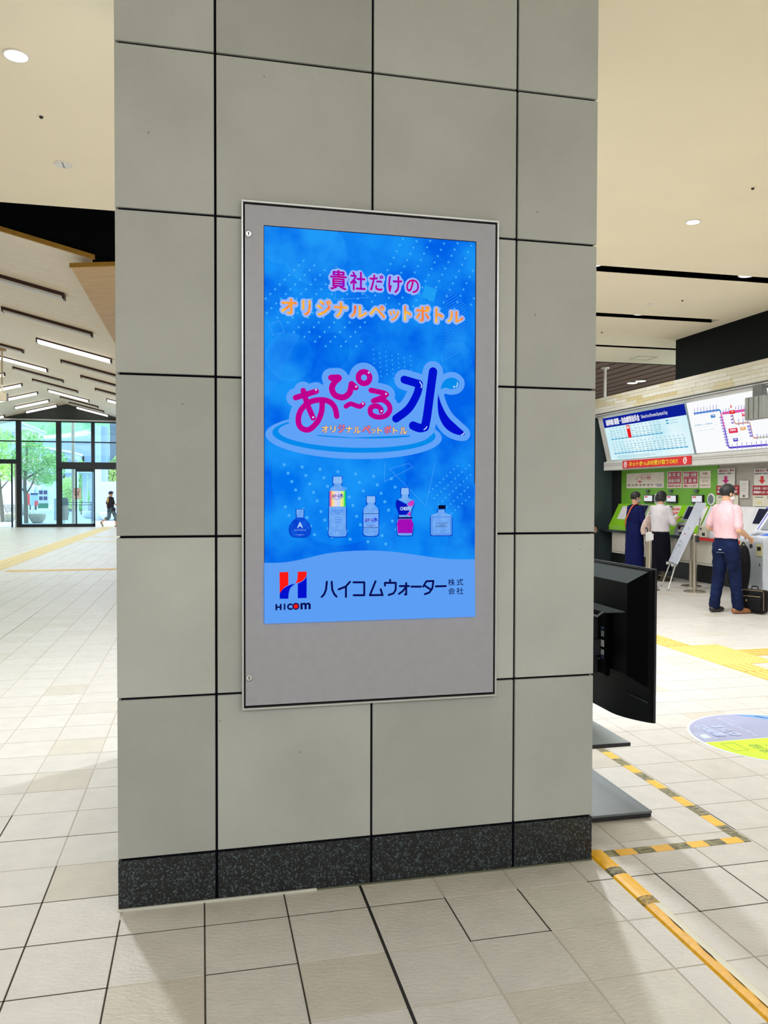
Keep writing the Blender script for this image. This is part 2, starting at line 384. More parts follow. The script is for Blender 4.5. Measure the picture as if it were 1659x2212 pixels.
# ---- plaster ceiling in strips between the lamp slots
M_CEIL = mat('ceiling_plaster', (246, 236, 210), rough=0.85, vary=0.02, scale=1.2)
M_SLOT = mat('slot_black', (20, 24, 22), rough=0.6)
ceiling = struct(MB().box(-14, 1.0, -7, 8.125, ZC, ZC+0.25).build('ceiling', M_CEIL))
SL = [(8.716, 8.955), (10.96, 11.19), (13.29, 13.46), (14.97, 15.08)]
SEND = [14.0, 7.88, 14.0, 14.0]
y = -7.0
for k, (a, b_) in enumerate(SL):
    MB().box(1.0, 15, y, a, ZC, ZC+0.25).build('ceiling_strip', M_CEIL, ceiling)
    if SEND[k] < 14: MB().box(SEND[k], 15, a, b_, ZC, ZC+0.25).build('ceiling_strip', M_CEIL, ceiling)
    t = struct(MB().box(1.0, min(15, SEND[k]+0.2), a-0.03, b_+0.03, ZC+0.251, ZC+0.28).build('trim_%d' % (k+3), M_SLOT))
    for yy in (a-0.012, b_):
        MB().box(1.0, min(15, SEND[k]), yy, yy+0.012, ZC+0.004, ZC+0.251).build('slot_side', M_SLOT, t)
    y = b_
# slatted brown ceiling beyond the last slot
M_SLAT = mat('brown_slat', (128, 100, 84), rough=0.5, vary=0.12, scale=3, stretch=(1, 0.2, 1))
slatted = struct(MB().box(1.0, 15, 15.08, 30, ZC+0.14, ZC+0.25).build('ceiling_slatted', mat('dark_void', (26, 20, 18), rough=0.9)))
x = 1.26
while x < 14.6:
    MB().box(x, x+0.30, 15.10, 30, ZC+0.02, ZC+0.06).build('slat', M_SLAT, slatted); x += 0.36
# access hatch lines and faint joints
mb = MB()
for (xa, ya, xb, yb) in ((8.38, 14.18, 8.79, 14.19), (8.38, 14.55, 8.79, 14.55), (8.38, 14.18, 8.39, 14.55), (8.78, 14.18, 8.79, 14.55)): mb.box(xa, xb+0.006, ya, yb+0.006, ZC-0.004, ZC+0.001)
mb.build('access_hatch', mat('hatch_frame', (176, 168, 140), rough=0.6), ceiling)

# black bulkhead at the end of the left ceiling, then the timber vault
M_BLACK = mat('bulkhead_black', (9, 12, 14), rough=0.8, spec=0.1)
t1 = struct(MB().box(-14, 1.0, 8.10, 8.125, ZC+0.01, 6.6).build('trim_1', M_BLACK))
RX, RZ, SLP = -6.113, 5.684, 0.25
YV0 = 10.62
def vz(x): return RZ - SLP*abs(x-RX)
mb = MB(); mb.slab([(-14, YV0, vz(-14)+.04), (RX, YV0, RZ+.04), (-1.33, YV0, vz(-1.33)+.04), (-1.33, YV0, 4.42), (1.0, YV0, 4.68), (1.0, YV0, 7.2), (-14, YV0, 7.2)], (0, 0.05, 0)); mb.build('bulkhead', M_BLACK, t1)
MB().box(-14, 1.0, 8.1, 10.7, 6.6, 6.65).build('cavity_top', M_BLACK, t1)
M_WOOD = mat('vault_planks', (252, 240, 216), rough=0.5, scale=5, stretch=(0.22, 7, 7), col2=(242, 226, 196))
M_WOOD2 = mat('soffit_planks', (214, 178, 120), rough=0.5, scale=5, stretch=(0.22, 9, 9), col2=(192, 152, 96))
M_EDGE = mat('plank_edge', (196, 146, 58), rough=0.5, vary=0.1, scale=20)
vault = shell('ceiling_vault', (RX, YV0, RZ))
def planks(x0, x1, zf, y0, y1, m, nm, step=0.45):
    y = y0
    while y < y1-0.01:
        e = min(y+step, y1); mb = MB(); g = 0.006
        mb.hexa([(x0, y+g, zf(x0)), (x1, y+g, zf(x1)), (x1, e, zf(x1)), (x0, e, zf(x0)), (x0, y+g, zf(x0)+.05), (x1, y+g, zf(x1)+.05), (x1, e, zf(x1)+.05), (x0, e, zf(x0)+.05)])
        mb.build(nm, m, vault); y = e
planks(RX, -1.33, vz, YV0, 22.0, M_WOOD, 'plank')
planks(RX, -1.33, vz, 22.0, YFAR+2, M_WOOD, 'plank', 1.2)
planks(-14, RX, vz, YV0, YFAR+2, M_WOOD, 'plank', 1.2)
def sz(x): return 4.365+0.10*(x+1.58)
planks(-1.58, -1.45, sz, YV0, 22.0, M_WOOD2, 'soffit_border', 11.4)
planks(-1.45, 1.0, sz, YV0, 22.0, M_WOOD2, 'soffit_plank', 0.45)
planks(-1.58, 1.0, sz, 22.0, YFAR+2, M_WOOD2, 'soffit_plank', 6.0)
mb = MB(); mb.hexa([(RX-2, YV0-.03, vz(RX-2)), (RX, YV0-.03, RZ), (RX, YV0+.0, RZ), (RX-2, YV0, vz(RX-2)), (RX-2, YV0-.03, vz(RX-2)+.07), (RX, YV0-.03, RZ+.07), (RX, YV0, RZ+.07), (RX-2, YV0, vz(RX-2)+.07)])
mb.hexa([(RX, YV0-.03, RZ), (-1.30, YV0-.03, vz(-1.30)), (-1.30, YV0, vz(-1.30)), (RX, YV0, RZ), (RX, YV0-.03, RZ+.06), (-1.30, YV0-.03, vz(-1.30)+.06), (-1.30, YV0, vz(-1.30)+.06), (RX, YV0, RZ+.06)])
mb.build('edge_board', M_EDGE, vault)
mb = MB(); mb.hexa([(-1.60, YV0-.03, sz(-1.6)), (1.0, YV0-.03, sz(1)), (1.0, YV0, sz(1)), (-1.60, YV0, sz(-1.6)), (-1.60, YV0-.03, sz(-1.6)+.055), (1.0, YV0-.03, sz(1)+.055), (1.0, YV0, sz(1)+.055), (-1.60, YV0, sz(-1.6)+.055)])
mb.build('edge_board', M_EDGE, vault)

# ---- glazed far front
M_FRAME = mat('dark_mullion', (24, 34, 40), rough=0.4)
M_STEEL = mat('pale_metal', (190, 196, 198), rough=0.35, metal=0.6)
M_GLASS = glass('pane_glass', (226, 242, 246), 1.0, 0.10)
far = struct(MB().slab([(-14, YFAR, 4.97), (RX-2.86, YFAR, 4.97), (RX, YFAR, RZ+.01), (-3.4, YFAR, 5.0), (1, YFAR, 4.97), (1, YFAR, 7), (-14, YFAR, 7)], (0, 0.2, 0)).build('wall_far', mat('gable_dark', (58, 62, 60), rough=0.9)))
mb = MB(); mb.slab([(RX-2.9, YFAR-.02, 4.96), (-3.3, YFAR-.02, 4.96), (RX, YFAR-.02, RZ)], (0, 0.02, 0)); mb.build('gable', mat('gable_dark', (58, 62, 60)), far)
MB().box(-14, 1, YFAR-0.08, YFAR+0.1, 4.90, 4.965).build('head_rail', M_STEEL, far)
MB().box(-14, 1, YFAR-0.06, YFAR+0.08, 4.84, 4.90).build('head_rail', M_FRAME, far)
MUL = [-11.4, -9.75, -8.17, -6.45, -4.95, -3.3, -1.6, 0.0]
for x in MUL:
    low = 2.94 if x in (-4.95,) else 0.0
    w = 0.075 if x not in (-6.45, -8.17) else 0.11
    MB().box(x-w, x+w, YFAR-0.06, YFAR+0.10, low, 4.86).build('mullion', M_FRAME, far)
MB().box(-14, 1, YFAR-0.04, YFAR+0.06, 3.91, 3.965).build('transom', M_FRAME, far)
k = 1
for a, b_ in zip(MUL, MUL[1:]):
    wv = shell('window_%d' % k, ((a+b_)/2, YFAR, 3.9)); k += 1
    for z0, z1 in ((3.96, 4.85), (2.98, 3.92)):
        MB().box(a+.07, b_-.07, YFAR+0.0, YFAR+0.012, z0, z1).build('pane', M_GLASS, wv)
    if abs(a+8.17) < .01:
        MB().box(a+.1, b_-.1, YFAR, YFAR+0.012, 0.10, 3.0).build('pane', M_GLASS, wv)
        MB().box(a+.08, b_-.08, YFAR-0.05, YFAR+0.06, 0.0, 0.13).build('sill', M_FRAME, wv)
# door boxes left and right of that window
MB().box(-11.4, -8.2, YFAR-0.10, YFAR+0.10, 2.90, 3.10).build('door_head', M_FRAME, far)
MB().box(-6.5, -1.5, YFAR-0.16, YFAR+0.12, 2.68, 3.0).build('door_head', mat('door_head', (20, 26, 32), rough=0.45), far)
d1 = shell('door_1', (-5.6, YFAR, 0))
MB().box(-6.36, -6.31, YFAR-0.05, YFAR+0.03, 0, 2.7).build('door_stile', M_FRAME, d1)
MB().box(-5.72, -5.66, YFAR-0.10, YFAR-0.03, 0.1, 2.7).build('door_stile', M_FRAME, d1)
MB().box(-4.93, -4.86, YFAR-0.10, YFAR-0.03, 0.0, 2.7).build('door_stile', M_FRAME, d1)
MB().box(-4.99, -4.965, YFAR-0.10, YFAR-0.03, 0.1, 2.7).build('door_stile', M_FRAME, d1)
MB().box(-6.4, -4.86, YFAR-0.10, YFAR-0.03, 0.0, 0.14).build('door_rail', M_FRAME, d1)
MB().box(-5.7, -4.9, YFAR-0.12, YFAR-0.03, 2.56, 2.70).build('door_rail', M_FRAME, d1)
MB().box(-6.31, -5.72, YFAR-0.02, YFAR-0.008, 0.12, 2.68).build('pane', M_GLASS, d1)
MB().box(-5.66, -4.93, YFAR-0.07, YFAR-0.058, 0.12, 2.58).build('pane', M_GLASS, d1)
for z in (1.02, 1.13): MB().tube([(-6.3, YFAR+0.10, z), (-5.0, YFAR+0.10, z)], 0.014).build('guard_rail', mat('guard_blue', (70, 110, 130), rough=0.4, metal=0.4), d1)
for x in (-6.26, -5.05): MB().tube([(x, YFAR+0.10, 0.0), (x, YFAR+0.10, 1.1)], 0.014).build('guard_post', mat('guard_blue', (70, 110, 130)), d1)
d2 = shell('door_2', (-8.4, YFAR, 0))
for x in (-8.46, -8.30): MB().box(x-.03, x+.03, YFAR-0.08, YFAR+0.02, 0, 2.92).build('door_stile', M_FRAME if x < -8.4 else M_STEEL, d2)

# ---- ticket side: black box under the ceiling, stone fascia, alcove walls
XW = 8.15
struct(MB().box(XW, 10.5, -7, 12.58, 3.55, ZC+.2).build('trim_2', mat('box_dark', (14, 18, 17), rough=0.75, spec=0.1, vary=0.08, scale=40)))
fascia = struct(MB().box(XW+0.012, XW+0.3, 3.0, 17.5, 3.25, 3.575).build('wall_fascia', mat('fascia_joint', (150, 142, 118), rough=0.9)))
MF = [mat('fascia_stone_%s' % n, c, rough=0.7, vary=0.06, scale=14) for n, c in (('cream', (214, 207, 186)), ('pale', (222, 217, 202)), ('sand', (203, 186, 138)), ('straw', (211, 200, 164)))]
rnd = random.Random(11)
for r_ in range(5):
    z0 = 3.25+0.065*r_; y = 17.5-rnd.random()*0.5
    while y > 7.5:
        L_ = rnd.choice((0.45, 0.6, 0.75, 0.9)); d = rnd.random()*0.006
        MB().box(XW-d, XW+0.013, y-L_+.003, y, z0+.0015, z0+.0635).build('fascia_stone', rnd.choice(MF+MF[:2]), fascia); y -= L_
struct(MB().box(8.72, 9.0, 4.0, 12.13, 0.0, 3.3).build('wall_right', mat('grey_wall', (176, 170, 160), rough=0.55)))
M_GREEN = mat('wall_green', (112, 176, 48), rough=0.45, vary=0.05, scale=2)
struct(MB().box(8.70, 9.0, 12.13, 15.37, 0.0, 3.3).build('wall_right_green', M_GREEN))
M_ALC = mat('alcove_dark', (58, 70, 72), rough=0.3, vary=0.08, scale=30)
struct(MB().box(8.10, 9.0, 15.78, 15.95, 0.0, 3.5).build('wall_alcove', M_ALC))
struct(MB().box(8.70, 8.9, 15.37, 15.78, 0.0, 3.3).build('wall_alcove_side', mat('alcove_black', (22, 26, 28), rough=0.4)))

# hall walls beyond the frame
M_HALL = mat('hall_wall_pale', (206, 202, 192), rough=0.8)
struct(MB().box(-14.2, -14, -7, YFAR+2, 0, 7).build('wall_left', M_HALL)); struct(MB().box(-14.2, 10.5, -7.2, -7, 0, ZC+.2).build('wall_rear', M_HALL))
struct(MB().box(8.72, 9.0, -7, 4.0, 0, 3.6).build('wall_right_near', M_HALL)); struct(MB().box(1.0, 15, 30, 30.2, 0, ZC+.3).build('wall_back', M_HALL))
struct(MB().box(1.0, 1.1, 8.1, YFAR+.1, ZC+.26, 7.2).build('wall_vault_side', M_BLACK)); struct(MB().box(1.0, 1.1, 30.2, YFAR+.1, 0, ZC+.26).build('wall_inner', M_HALL)); struct(MB().box(15.0, 15.2, 15, 30.2, 0, ZC+.3).build('wall_east', M_HALL))

# ================================================================ THE LIT DISPLAY ON THE PILLAR
DX0, DX1, DZ0, DZ1 = 0.146, 1.166, 0.731, 2.648
SX0, SX1, SZ0, SZ1 = 0.229, 1.072, 1.058, 2.561
disp = thing('information_display', 'tall lit advertising screen in grey metal frame on the stone pillar', 'display', ((DX0+DX1)/2, YP-0.001, DZ0))
M_ALU = mat('brushed_frame', (196, 198, 202), rough=0.3, metal=0.85, vary=0.03)
M_DOORM = mat('door_paint_glow_tint', (166, 167, 178), rough=0.45, metal=0.15, vary=0.03, scale=30, bump=0.03, bscale=400)  # bluish tint painted in for the screen's glow on the panel
M_GAP = mat('gap_black', (5, 5, 12), rough=0.9, spec=0.1)
def ring(mb, x0, x1, z0, z1, w, y0, y1):
    mb.box(x0, x1, y0, y1, z1-w, z1); mb.box(x0, x1, y0, y1, z0, z0+w); mb.box(x0, x0+w, y0, y1, z0+w, z1-w); mb.box(x1-w, x1, y0, y1, z0+w, z1-w)
mb = MB(); ring(mb, DX0, DX1, DZ0, DZ1, 0.0075, YP-0.030, YP-0.0005); mb.build('frame', M_ALU, disp, bevel=0.001)
MB().box(DX0+.0075, DX1-.0075, YP-0.006, YP-0.0005, DZ0+.0075, DZ1-.0075).build('back_box', M_GAP, disp)
a, b_, c_, d_ = DX0+.0135, DX1-.0135, DZ0+.0155, DZ1-.0145
mb = MB()
mb.box(a, SX0, YP-.024, YP-.008, c_, d_); mb.box(SX1, b_, YP-.024, YP-.008, c_, d_); mb.box(SX0, SX1, YP-.024, YP-.008, c_, SZ0); mb.box(SX0, SX1, YP-.024, YP-.008, SZ1, d_)
bmesh.ops.remove_doubles(mb.bm, verts=mb.bm.verts, dist=1e-5)
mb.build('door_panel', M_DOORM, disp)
for z in (2.524, 0.853):
    lk = MB().lathe([(0.0135, 0.0), (0.0135, -0.0035), (0.0115, -0.005), (0.0105, -0.0035)], (DX0+0.027, YP-0.024, z), 24, 'Y').build('lock', mat('lock_chrome', (200, 202, 206), rough=0.2, metal=0.9), disp, smooth=False)
    MB().box(DX0+0.0255, DX0+0.0285, YP-0.0295, YP-0.0272, z-0.0055, z+0.0055).build('keyhole', M_GAP, lk)
def screen_mat(name, lo, hi, shade=1.0, k=1.0):
    return glow(name, tuple(v*shade for v in lo), k, col2=tuple(v*shade for v in hi), scale=6.5)
BL0, BL1 = (0, 98, 232), (22, 145, 246)
scr = MB().box(SX0, SX1, YP-.019, YP-.0075, SZ0, SZ1).build('screen', screen_mat('screen_blue', BL0, BL1), disp)
mb = MB(); ring(mb, SX0-.0005, SX1+.0005, SZ0-.0005, SZ1+.0005, .0028, YP-.0225, YP-.0185); mb.build('screen_rim', mat('rim_navy', (8, 22, 70), rough=.5), disp)
PS = Plane((SX0, YP-.019, SZ0), (1, 0, 0), (0, 0, 1), (0, -1, 0))
SW, SH = SX1-SX0, SZ1-SZ0
MM = 0.00186                                   # metres on the screen for one pixel of the photograph
def z1(x, y): return PS.at(550+x/3.318, 470+y/3.318)
def z2(x, y): return PS.at(560+x/3.456, 750+y/3.456)
def z3(x, y): return PS.at(600+x/3.95, 1000+y/3.95)
def z4(x, y): return PS.at(560+x/3.456, 1180+y/3.456)
LITE = glow('screen_pale_blue', (96, 162, 248)); MAG = glow('screen_magenta', (190, 0, 142)); NAVY = glow('screen_royal_blue', (0, 16, 205)); CYAN = glow('screen_cyan', (6, 138, 236))
INK = glow('screen_ink', (10, 14, 84)); RED = glow('screen_red', (250, 26, 20)); WHT = glow('screen_white', (196, 222, 255)); PALE = glow('screen_pale_edge', (150, 182, 250))
def inside(p): return (min(max(p[0], 0), SW), min(max(p[1], 0), SH))
def clip_disc(mb, c, r, lay, n=48):
    PS.poly(mb, [inside((c[0]+r*math.cos(2*PI*i/n), c[1]+r*math.sin(2*PI*i/n))) for i in range(n)], lay)
# soft circles of the background
for (cx, cy, r, m) in ((180, 160, 158, 'a'), (430, 250, 225, 'b'), (560, 950, 118, 'c'), (250, 1000, 165, 'd'), (1445, 1010, 118, 'e')):
    mb = MB(); clip_disc(mb, z1(cx, cy), r/3.318*MM, 1+ord(m)-97)
    mb.build('background_circle', screen_mat('screen_circle_'+m, (0, 108, 235) if m in 'abde' else (0, 90, 230), (32, 154, 248) if m in 'abde' else (10, 132, 240)), scr)
for (cx, cy, r, m) in ((530, 120, 560, 'f'), (1560, 500, 345, 'g'), (1230, 640, 230, 'h')):
    mb = MB(); clip_disc(mb, z3(cx, cy), r/3.95*MM*1.0, 1+ord(m)-97)
    mb.build('background_circle', screen_mat('screen_circle_'+m, (0, 116, 238) if m != 'g' else (0, 92, 226), (24, 148, 248)), scr)
# dots in slanting rows
mb = MB(); DOT = glow('screen_dot', (70, 172, 250))
for i in range(9):
    for j in range(11):
        x, y = 1060-22*j+95*i+3*i, 155+45*j+(10 if i % 2 else 0)+8*i
        if 830 < x < 1580 and 150 < y < 660 and x+1.1*y > 1200: PS.disc(mb, z1(x, y), 7.5/3.318*MM, lay=9, n=10)
for i in range(14):
    for j in range(12):
        x, y = 350-34*j+76*i, 312+34*j+34*i
        if 70 < x < 790 and 300 < y < 930 and 120 < x*0.0+y-x*0.15 and abs(y-0.75*x-300) < 330: PS.disc(mb, z1(x, y), 7.5/3.318*MM, lay=9, n=10)
for i in range(9):
    for j in range(9):
        x, y = 85+152*i+(32*j % 152)-30, 15+72*j+20*i
        if 0 < x < 1010 and 0 < y < 840 and x > -100+0 and not (y > 760 and x > 330): PS.disc(mb, z3(x, y), 13/3.95*MM, lay=9, n=12)
for i in range(12):
    for j in range(5):
        x, y = 1290+30*i+40*j, 250-28*i+52*j
        if x < 1650 and y > 0: PS.disc(mb, z3(x, y), 7/3.95*MM, lay=9, n=10)
for i in range(10):
    for j in range(6):
        x, y = 850+46*i+2*j, 20+34*j+20*(i % 2)+8*i
        if 840 < x < 1150: PS.disc(mb, z2(x, y), 5/3.456*MM, lay=9, n=8)
stuff(mb.build('dot_pattern', DOT, scr))
# hatching, thin triangles, little square
mb = MB()
for k in range(22):
    a0 = z1(1365+0, 560+22*k-0); L_ = 0.055 if k > 7 else 0.02+0.005*k
    x, y = a0; e = (min(x+L_*1.5, SW-.002), y+L_*0.95*(min(x+L_*1.5, SW-.002)-x)/(L_*1.5)); PS.stroke(mb, [(x, y), e], 0.0016, 9)
for k in range(26):
    x, y = z2(40, 15+14*k); L_ = max(0.02, 0.13-0.0045*abs(k-4)*1.0)
    PS.stroke(mb, [(x, y), inside((x+L_, y+L_*0.62))], 0.0011, 9)
stuff(mb.build('hatch_lines', glow('screen_hatch', (52, 150, 246)), scr))
mb = MB()
for tri in ([z1(575, 590), z1(580, 350), z1(815, 575), z1(575, 590)], [z1(100, 770), z1(175, 740), z1(215, 820), z1(130, 845), z1(100, 770)], [z3(907, 160), z3(912, 0)], [z3(907, 160), z3(1150, 35), z3(1115, 5), z3(950, 50), z3(1258, 365), z3(1340, 0)]):
    mb = MB(); PS.stroke(mb, tri, 0.0012, 9); mb.build('thin_triangle', glow('screen_line', (84, 170, 250)), scr)
mb = MB(); PS.poly(mb, [z1(1218, 487), z1(1306, 517), z1(1280, 607), z1(1195, 570)], 9); mb.build('small_square', glow('screen_square', (30, 158, 244)), scr)
# the two heading lines
def span(pl, za, x0, y0, x1, y1):
    p, q = za(x0, y1), za(x1, y0); return p[0], p[1], q[0], q[1]
GRAD = glow('screen_magenta_violet', (196, 0, 132), col2=(138, 8, 196), scale=22)
ORNG = glow('screen_orange', (250, 196, 60), col2=(250, 112, 60), scale=24)
h1 = [('貴', 540, 388, 655, 518), ('社', 682, 398, 790, 522), ('だ', 822, 420, 918, 525), ('け', 955, 430, 1050, 542), ('の', 1083, 452, 1172, 542)]
h2 = [('オ', 190, 590, 298, 692), ('リ', 340, 600, 398, 703), ('ジ', 445, 600, 545, 705), ('ナ', 568, 615, 660, 715), ('ル', 685, 640, 800, 715), ('ペ', 822, 640, 930, 720), ('ッ', 962, 672, 1030, 742), ('ト', 1068, 640, 1118, 742), ('ボ', 1150, 640, 1250, 745), ('ト', 1290, 655, 1345, 755), ('ル', 1375, 680, 1490, 752)]
for grp, m, nm in ((h1, GRAD, 'heading_upper'), (h2, ORNG, 'heading_lower')):
    for ch, x0, y0, x1, y1 in grp:
        text(PS, ch, *span(PS, z1, x0-15, y0-15, x1+15, y1+15), PALE, scr, nm+'_outline', 0.165, 11)
        text(PS, ch, *span(PS, z1, x0-2, y0-2, x1+2, y1+2), m, scr, nm, 0.02 if grp is h1 else 0.035, 17)
# the big title: rounded strokes over a pale outline
q = 1/3.456*MM
TS = [(40, [[(268, 380), (422, 333)], [(325, 328), (355, 430), (398, 530)], spline([(465, 400), (462, 480), (430, 560), (365, 618), (305, 600), (288, 540), (310, 470), (370, 415), (450, 396), (520, 410), (560, 455), (574, 518)])]),
      (44, [spline([(532, 232), (590, 232), (560, 262), (538, 310), (560, 360), (620, 378), (668, 345), (684, 280)]), spline([(684, 278), (708, 300), (714, 304)])]),
      (34, [spline([(642, 445), (675, 426), (710, 436), (745, 446), (770, 428)])]),
      (38, [spline([(828, 325), (944, 356), (846, 404)], 4), spline([(846, 404), (910, 396), (958, 428), (968, 475), (935, 515), (875, 524), (828, 500), (828, 455), (870, 442), (900, 462), (904, 482)])])]
ring_c = (777, 231)
WS = [(58, [[(1076, 246), (1186, 278)], spline([(1186, 278), (1172, 350), (1110, 460), (1014, 536)])]), (64, [[(1290, 186), (1245, 520), (1230, 598)], spline([(1230, 598), (1190, 606), (1142, 588)], 4)])]
tail = spline([(1328, 350), (1352, 430), (1400, 520), (1470, 590), (1524, 640), (1512, 660), (1440, 645), (1376, 598), (1335, 520), (1324, 430), (1328, 350)])
drop = spline([(1346, 318), (1362, 268), (1400, 236), (1450, 234), (1486, 268), (1468, 306), (1420, 316), (1384, 306), (1346, 318)])
mb = MB(); mbr = MB()
for w, ss in TS+WS:
    for s in ss: PS.stroke(mb, [z2(*p) for p in s], (w+92)*q, 22)
PS.disc(mb, z2(*ring_c), 108*q, lay=22)
PS.stroke(mb, [z2(*p) for p in tail], 84*q, 22); PS.stroke(mb, [z2(*p) for p in drop], 84*q, 22); PS.poly(mb, [z2(*p) for p in tail[:-1]], 22); PS.poly(mb, [z2(*p) for p in drop[:-1]], 22)
PS.poly(mb, [z2(*p) for p in ((300, 420), (480, 300), (640, 260), (800, 300), (980, 420), (1150, 420), (1290, 320), (1340, 420), (1300, 640), (1080, 650), (420, 640), (300, 560))], 22)
for k, (cx, cy, rx, ry, m) in enumerate(((718, 666, 646, 164, LITE), (718, 652, 598, 132, CYAN), (718, 640, 556, 108, LITE), (735, 628, 482, 52, CYAN))):
    m2 = MB(); c = z2(cx, cy); PS.disc(m2, c, rx*q, ry*q, lay=15+k, n=64, rot=-0.004); m2.build('ripple_ring', m, scr)
m2 = MB(); PS.poly(m2, [z2(*p) for p in ((300, 520), (1300, 520), (1240, 640), (1100, 660), (700, 676), (420, 655))], 20); m2.build('ripple_fill', LITE, scr)
mb.build('title_outline', LITE, scr)
mb = MB()
for w, ss in TS:
    for s in ss: PS.stroke(mb, [z2(*p) for p in s], w*q, 24)
c = z2(*ring_c); PS.stroke(mb, [(c[0]+42*q*math.cos(t*PI/12), c[1]+42*q*math.sin(t*PI/12)) for t in range(25)], 40*q, 24)
mb.build('title_kana', MAG, scr)
mb = MB()
for w, ss in WS:
    for s in ss: PS.stroke(mb, [z2(*p) for p in s], w*q, 24)
PS.poly(mb, [z2(*p) for p in tail[:-1]], 24); mb.build('title_kanji', NAVY, scr)
mb = MB(); PS.poly(mb, [z2(*p) for p in drop[:-1]], 24); mb.build('water_drop', CYAN, scr)
mb = MB()
for s in ([(1190, 262), (1205, 285), (1202, 305)], [(1470, 268), (1472, 285), (1460, 300)], [(1243, 596), (1234, 610), (1222, 618)], [(1500, 655), (1514, 652), (1520, 640)]): mb = MB(); PS.stroke(mb, [z2(*p) for p in s], 7*q, 26); mb.build('title_highlight', WHT, scr)
for p in ((419, 322), (398, 526), (718, 298), (812, 194), (768, 424), (940, 352), (906, 480), (1445, 299)): mb = MB(); PS.disc(mb, z2(*p), 7*q, lay=26, n=12); mb.build('title_highlight', WHT, scr)
sub = [('オ', 462, 588, 512, 640, 0), ('リ', 524, 590, 566, 640, 0), ('ジ', 583, 580, 634, 642, 1), ('ナ', 642, 592, 690, 642, 0), ('ル', 698, 596, 752, 646, 0), ('ペ', 762, 588, 825, 648, 1), ('ッ', 830, 612, 864, 646, 0), ('ト', 874, 600, 912, 648, 0), ('ボ', 925, 590, 978, 648, 1), ('ト', 990, 600, 1026, 650, 0), ('ル', 1042, 600, 1096, 652, 0)]
for ch, x0, y0, x1, y1, k in sub:
    text(PS, ch, *span(PS, z2, x0-3, y0-3, x1+3, y1+3), glow('screen_violet_edge', (90, 96, 200)), scr, 'subtitle_outline', 0.09, 26)
    text(PS, ch, *span(PS, z2, x0, y0, x1, y1), glow('screen_amber', (246, 206, 110)) if not k else glow('screen_coral', (244, 118, 110)), scr, 'subtitle', 0.035, 28)
# the bottles pictured on the screen
BW = glow('screen_bottle', (100, 160, 240), col2=(120, 176, 246), scale=40); BD = glow('screen_bottle_edge', (70, 128, 226)); BS = glow('screen_bottle_shadow', (0, 66, 196))
def sil(name, prof, cx, m, lay=22, za=z3, parent=scr):
    """a pictured outline: half widths listed down its height"""
    mb = MB(); L_ = [(cx-w, y) for w, y in prof]; R_ = [(cx+w, y) for w, y in reversed(prof)]
    PS.poly(mb, [za(*p) for p in L_+R_], lay); return mb.build(name, m, parent)
def bottle(cx, prof, m=BW):
    sil('bottle_shadow', [(w+7, y+(8 if i else -4)) for i, (w, y) in enumerate(prof)], cx, BS, 20)
    return sil('pictured_bottle', prof, cx, m)
def lines(pts, m, w=3, lay=25, nm='printed_line', za=z3):
    for s in pts: mb = MB(); PS.stroke(mb, [za(*p) for p in s], w/3.95*MM, lay); mb.build(nm, m, scr)
bottle(186, [(30, 396), (31, 438), (28, 442), (28, 464), (60, 490), (84, 525), (90, 555), (84, 595), (64, 620), (30, 630)], glow('screen_round_bottle', (16, 92, 222), col2=(4, 60, 204), scale=30))
sil('bottle_cap', [(30, 396), (31, 438), (28, 442), (28, 464)], 186, BW, 24)
text(PS, 'A', *span(PS, z3, 162, 505, 210, 553), WHT, scr, 'bottle_print', 0.02, 26); text(PS, 'APPEAL', *span(PS, z3, 133, 562, 240, 580), glow('screen_print_blue', (110, 160, 245)), scr, 'bottle_print', 0, 26)
lines([[(150, 610), (222, 610)], [(176, 617), (196, 617)]], PALE, 2)
bottle(505, [(36, 118), (36, 172), (30, 176), (30, 195), (58, 215), (68, 242), (68, 370), (72, 376), (72, 560), (78, 600), (70, 624), (20, 628)])
sil('bottle_cap', [(36, 118), (36, 150), (38, 152), (38, 172), (30, 176)], 505, glow('screen_cap', (140, 186, 246)), 24)
for k, (x0, x1, cc) in enumerate(((438, 446, (226, 66, 140)), (446, 458, (240, 150, 120)), (458, 476, (250, 226, 140)), (476, 500, (226, 214, 236)), (500, 530, (206, 214, 244)), (530, 548, (240, 238, 130)), (548, 560, (190, 240, 120)), (560, 570, (40, 220, 80)), (570, 576, (20, 190, 150)))):
    mb = MB(); PS.rect(mb, *z3(x0, 372), *z3(x1, 240), 25); mb.build('rainbow_label', glow('screen_rainbow_%d' % k, cc), scr)
lines([[(460, 405), (555, 405)]], BD, 3); lines([[(470, 400+0), (508, 440), (545, 400)], [(478, 462), (535, 462)], [(478, 482), (535, 482)], [(478, 502), (535, 502)], [(480, 585), (507, 570), (534, 585)]], BD, 4)
def small_title(x0, y0, x1, y1):
    w = (x1-x0)
    text(PS, 'あぴ〜る', *span(PS, z3, x0, y0+0.2*(y1-y0), x0+0.62*w, y1), MAG if False else glow('screen_violet', (92, 20, 168)), scr, 'bottle_print', 0.03, 27)
    text(PS, '水', *span(PS, z3, x0+0.62*w, y0, x1, y1), NAVY, scr, 'bottle_print', 0.03, 27)
small_title(458, 258, 556, 298); lines([spline([(450, 296), (470, 308), (520, 308), (540, 298)], 4)], CYAN, 4, 26)
bottle(789, [(35, 284), (36, 334), (30, 338), (30, 358), (58, 385), (64, 405), (64, 596), (54, 616), (20, 622)])
sil('bottle_cap', [(35, 284), (36, 334), (30, 338)], 789, glow('screen_cap', (140, 186, 246)), 24)
mb = MB(); PS.rect(mb, *z3(726, 550), *z3(852, 434), 24); mb.build('bottle_label', glow('screen_label', (118, 172, 250)), scr)
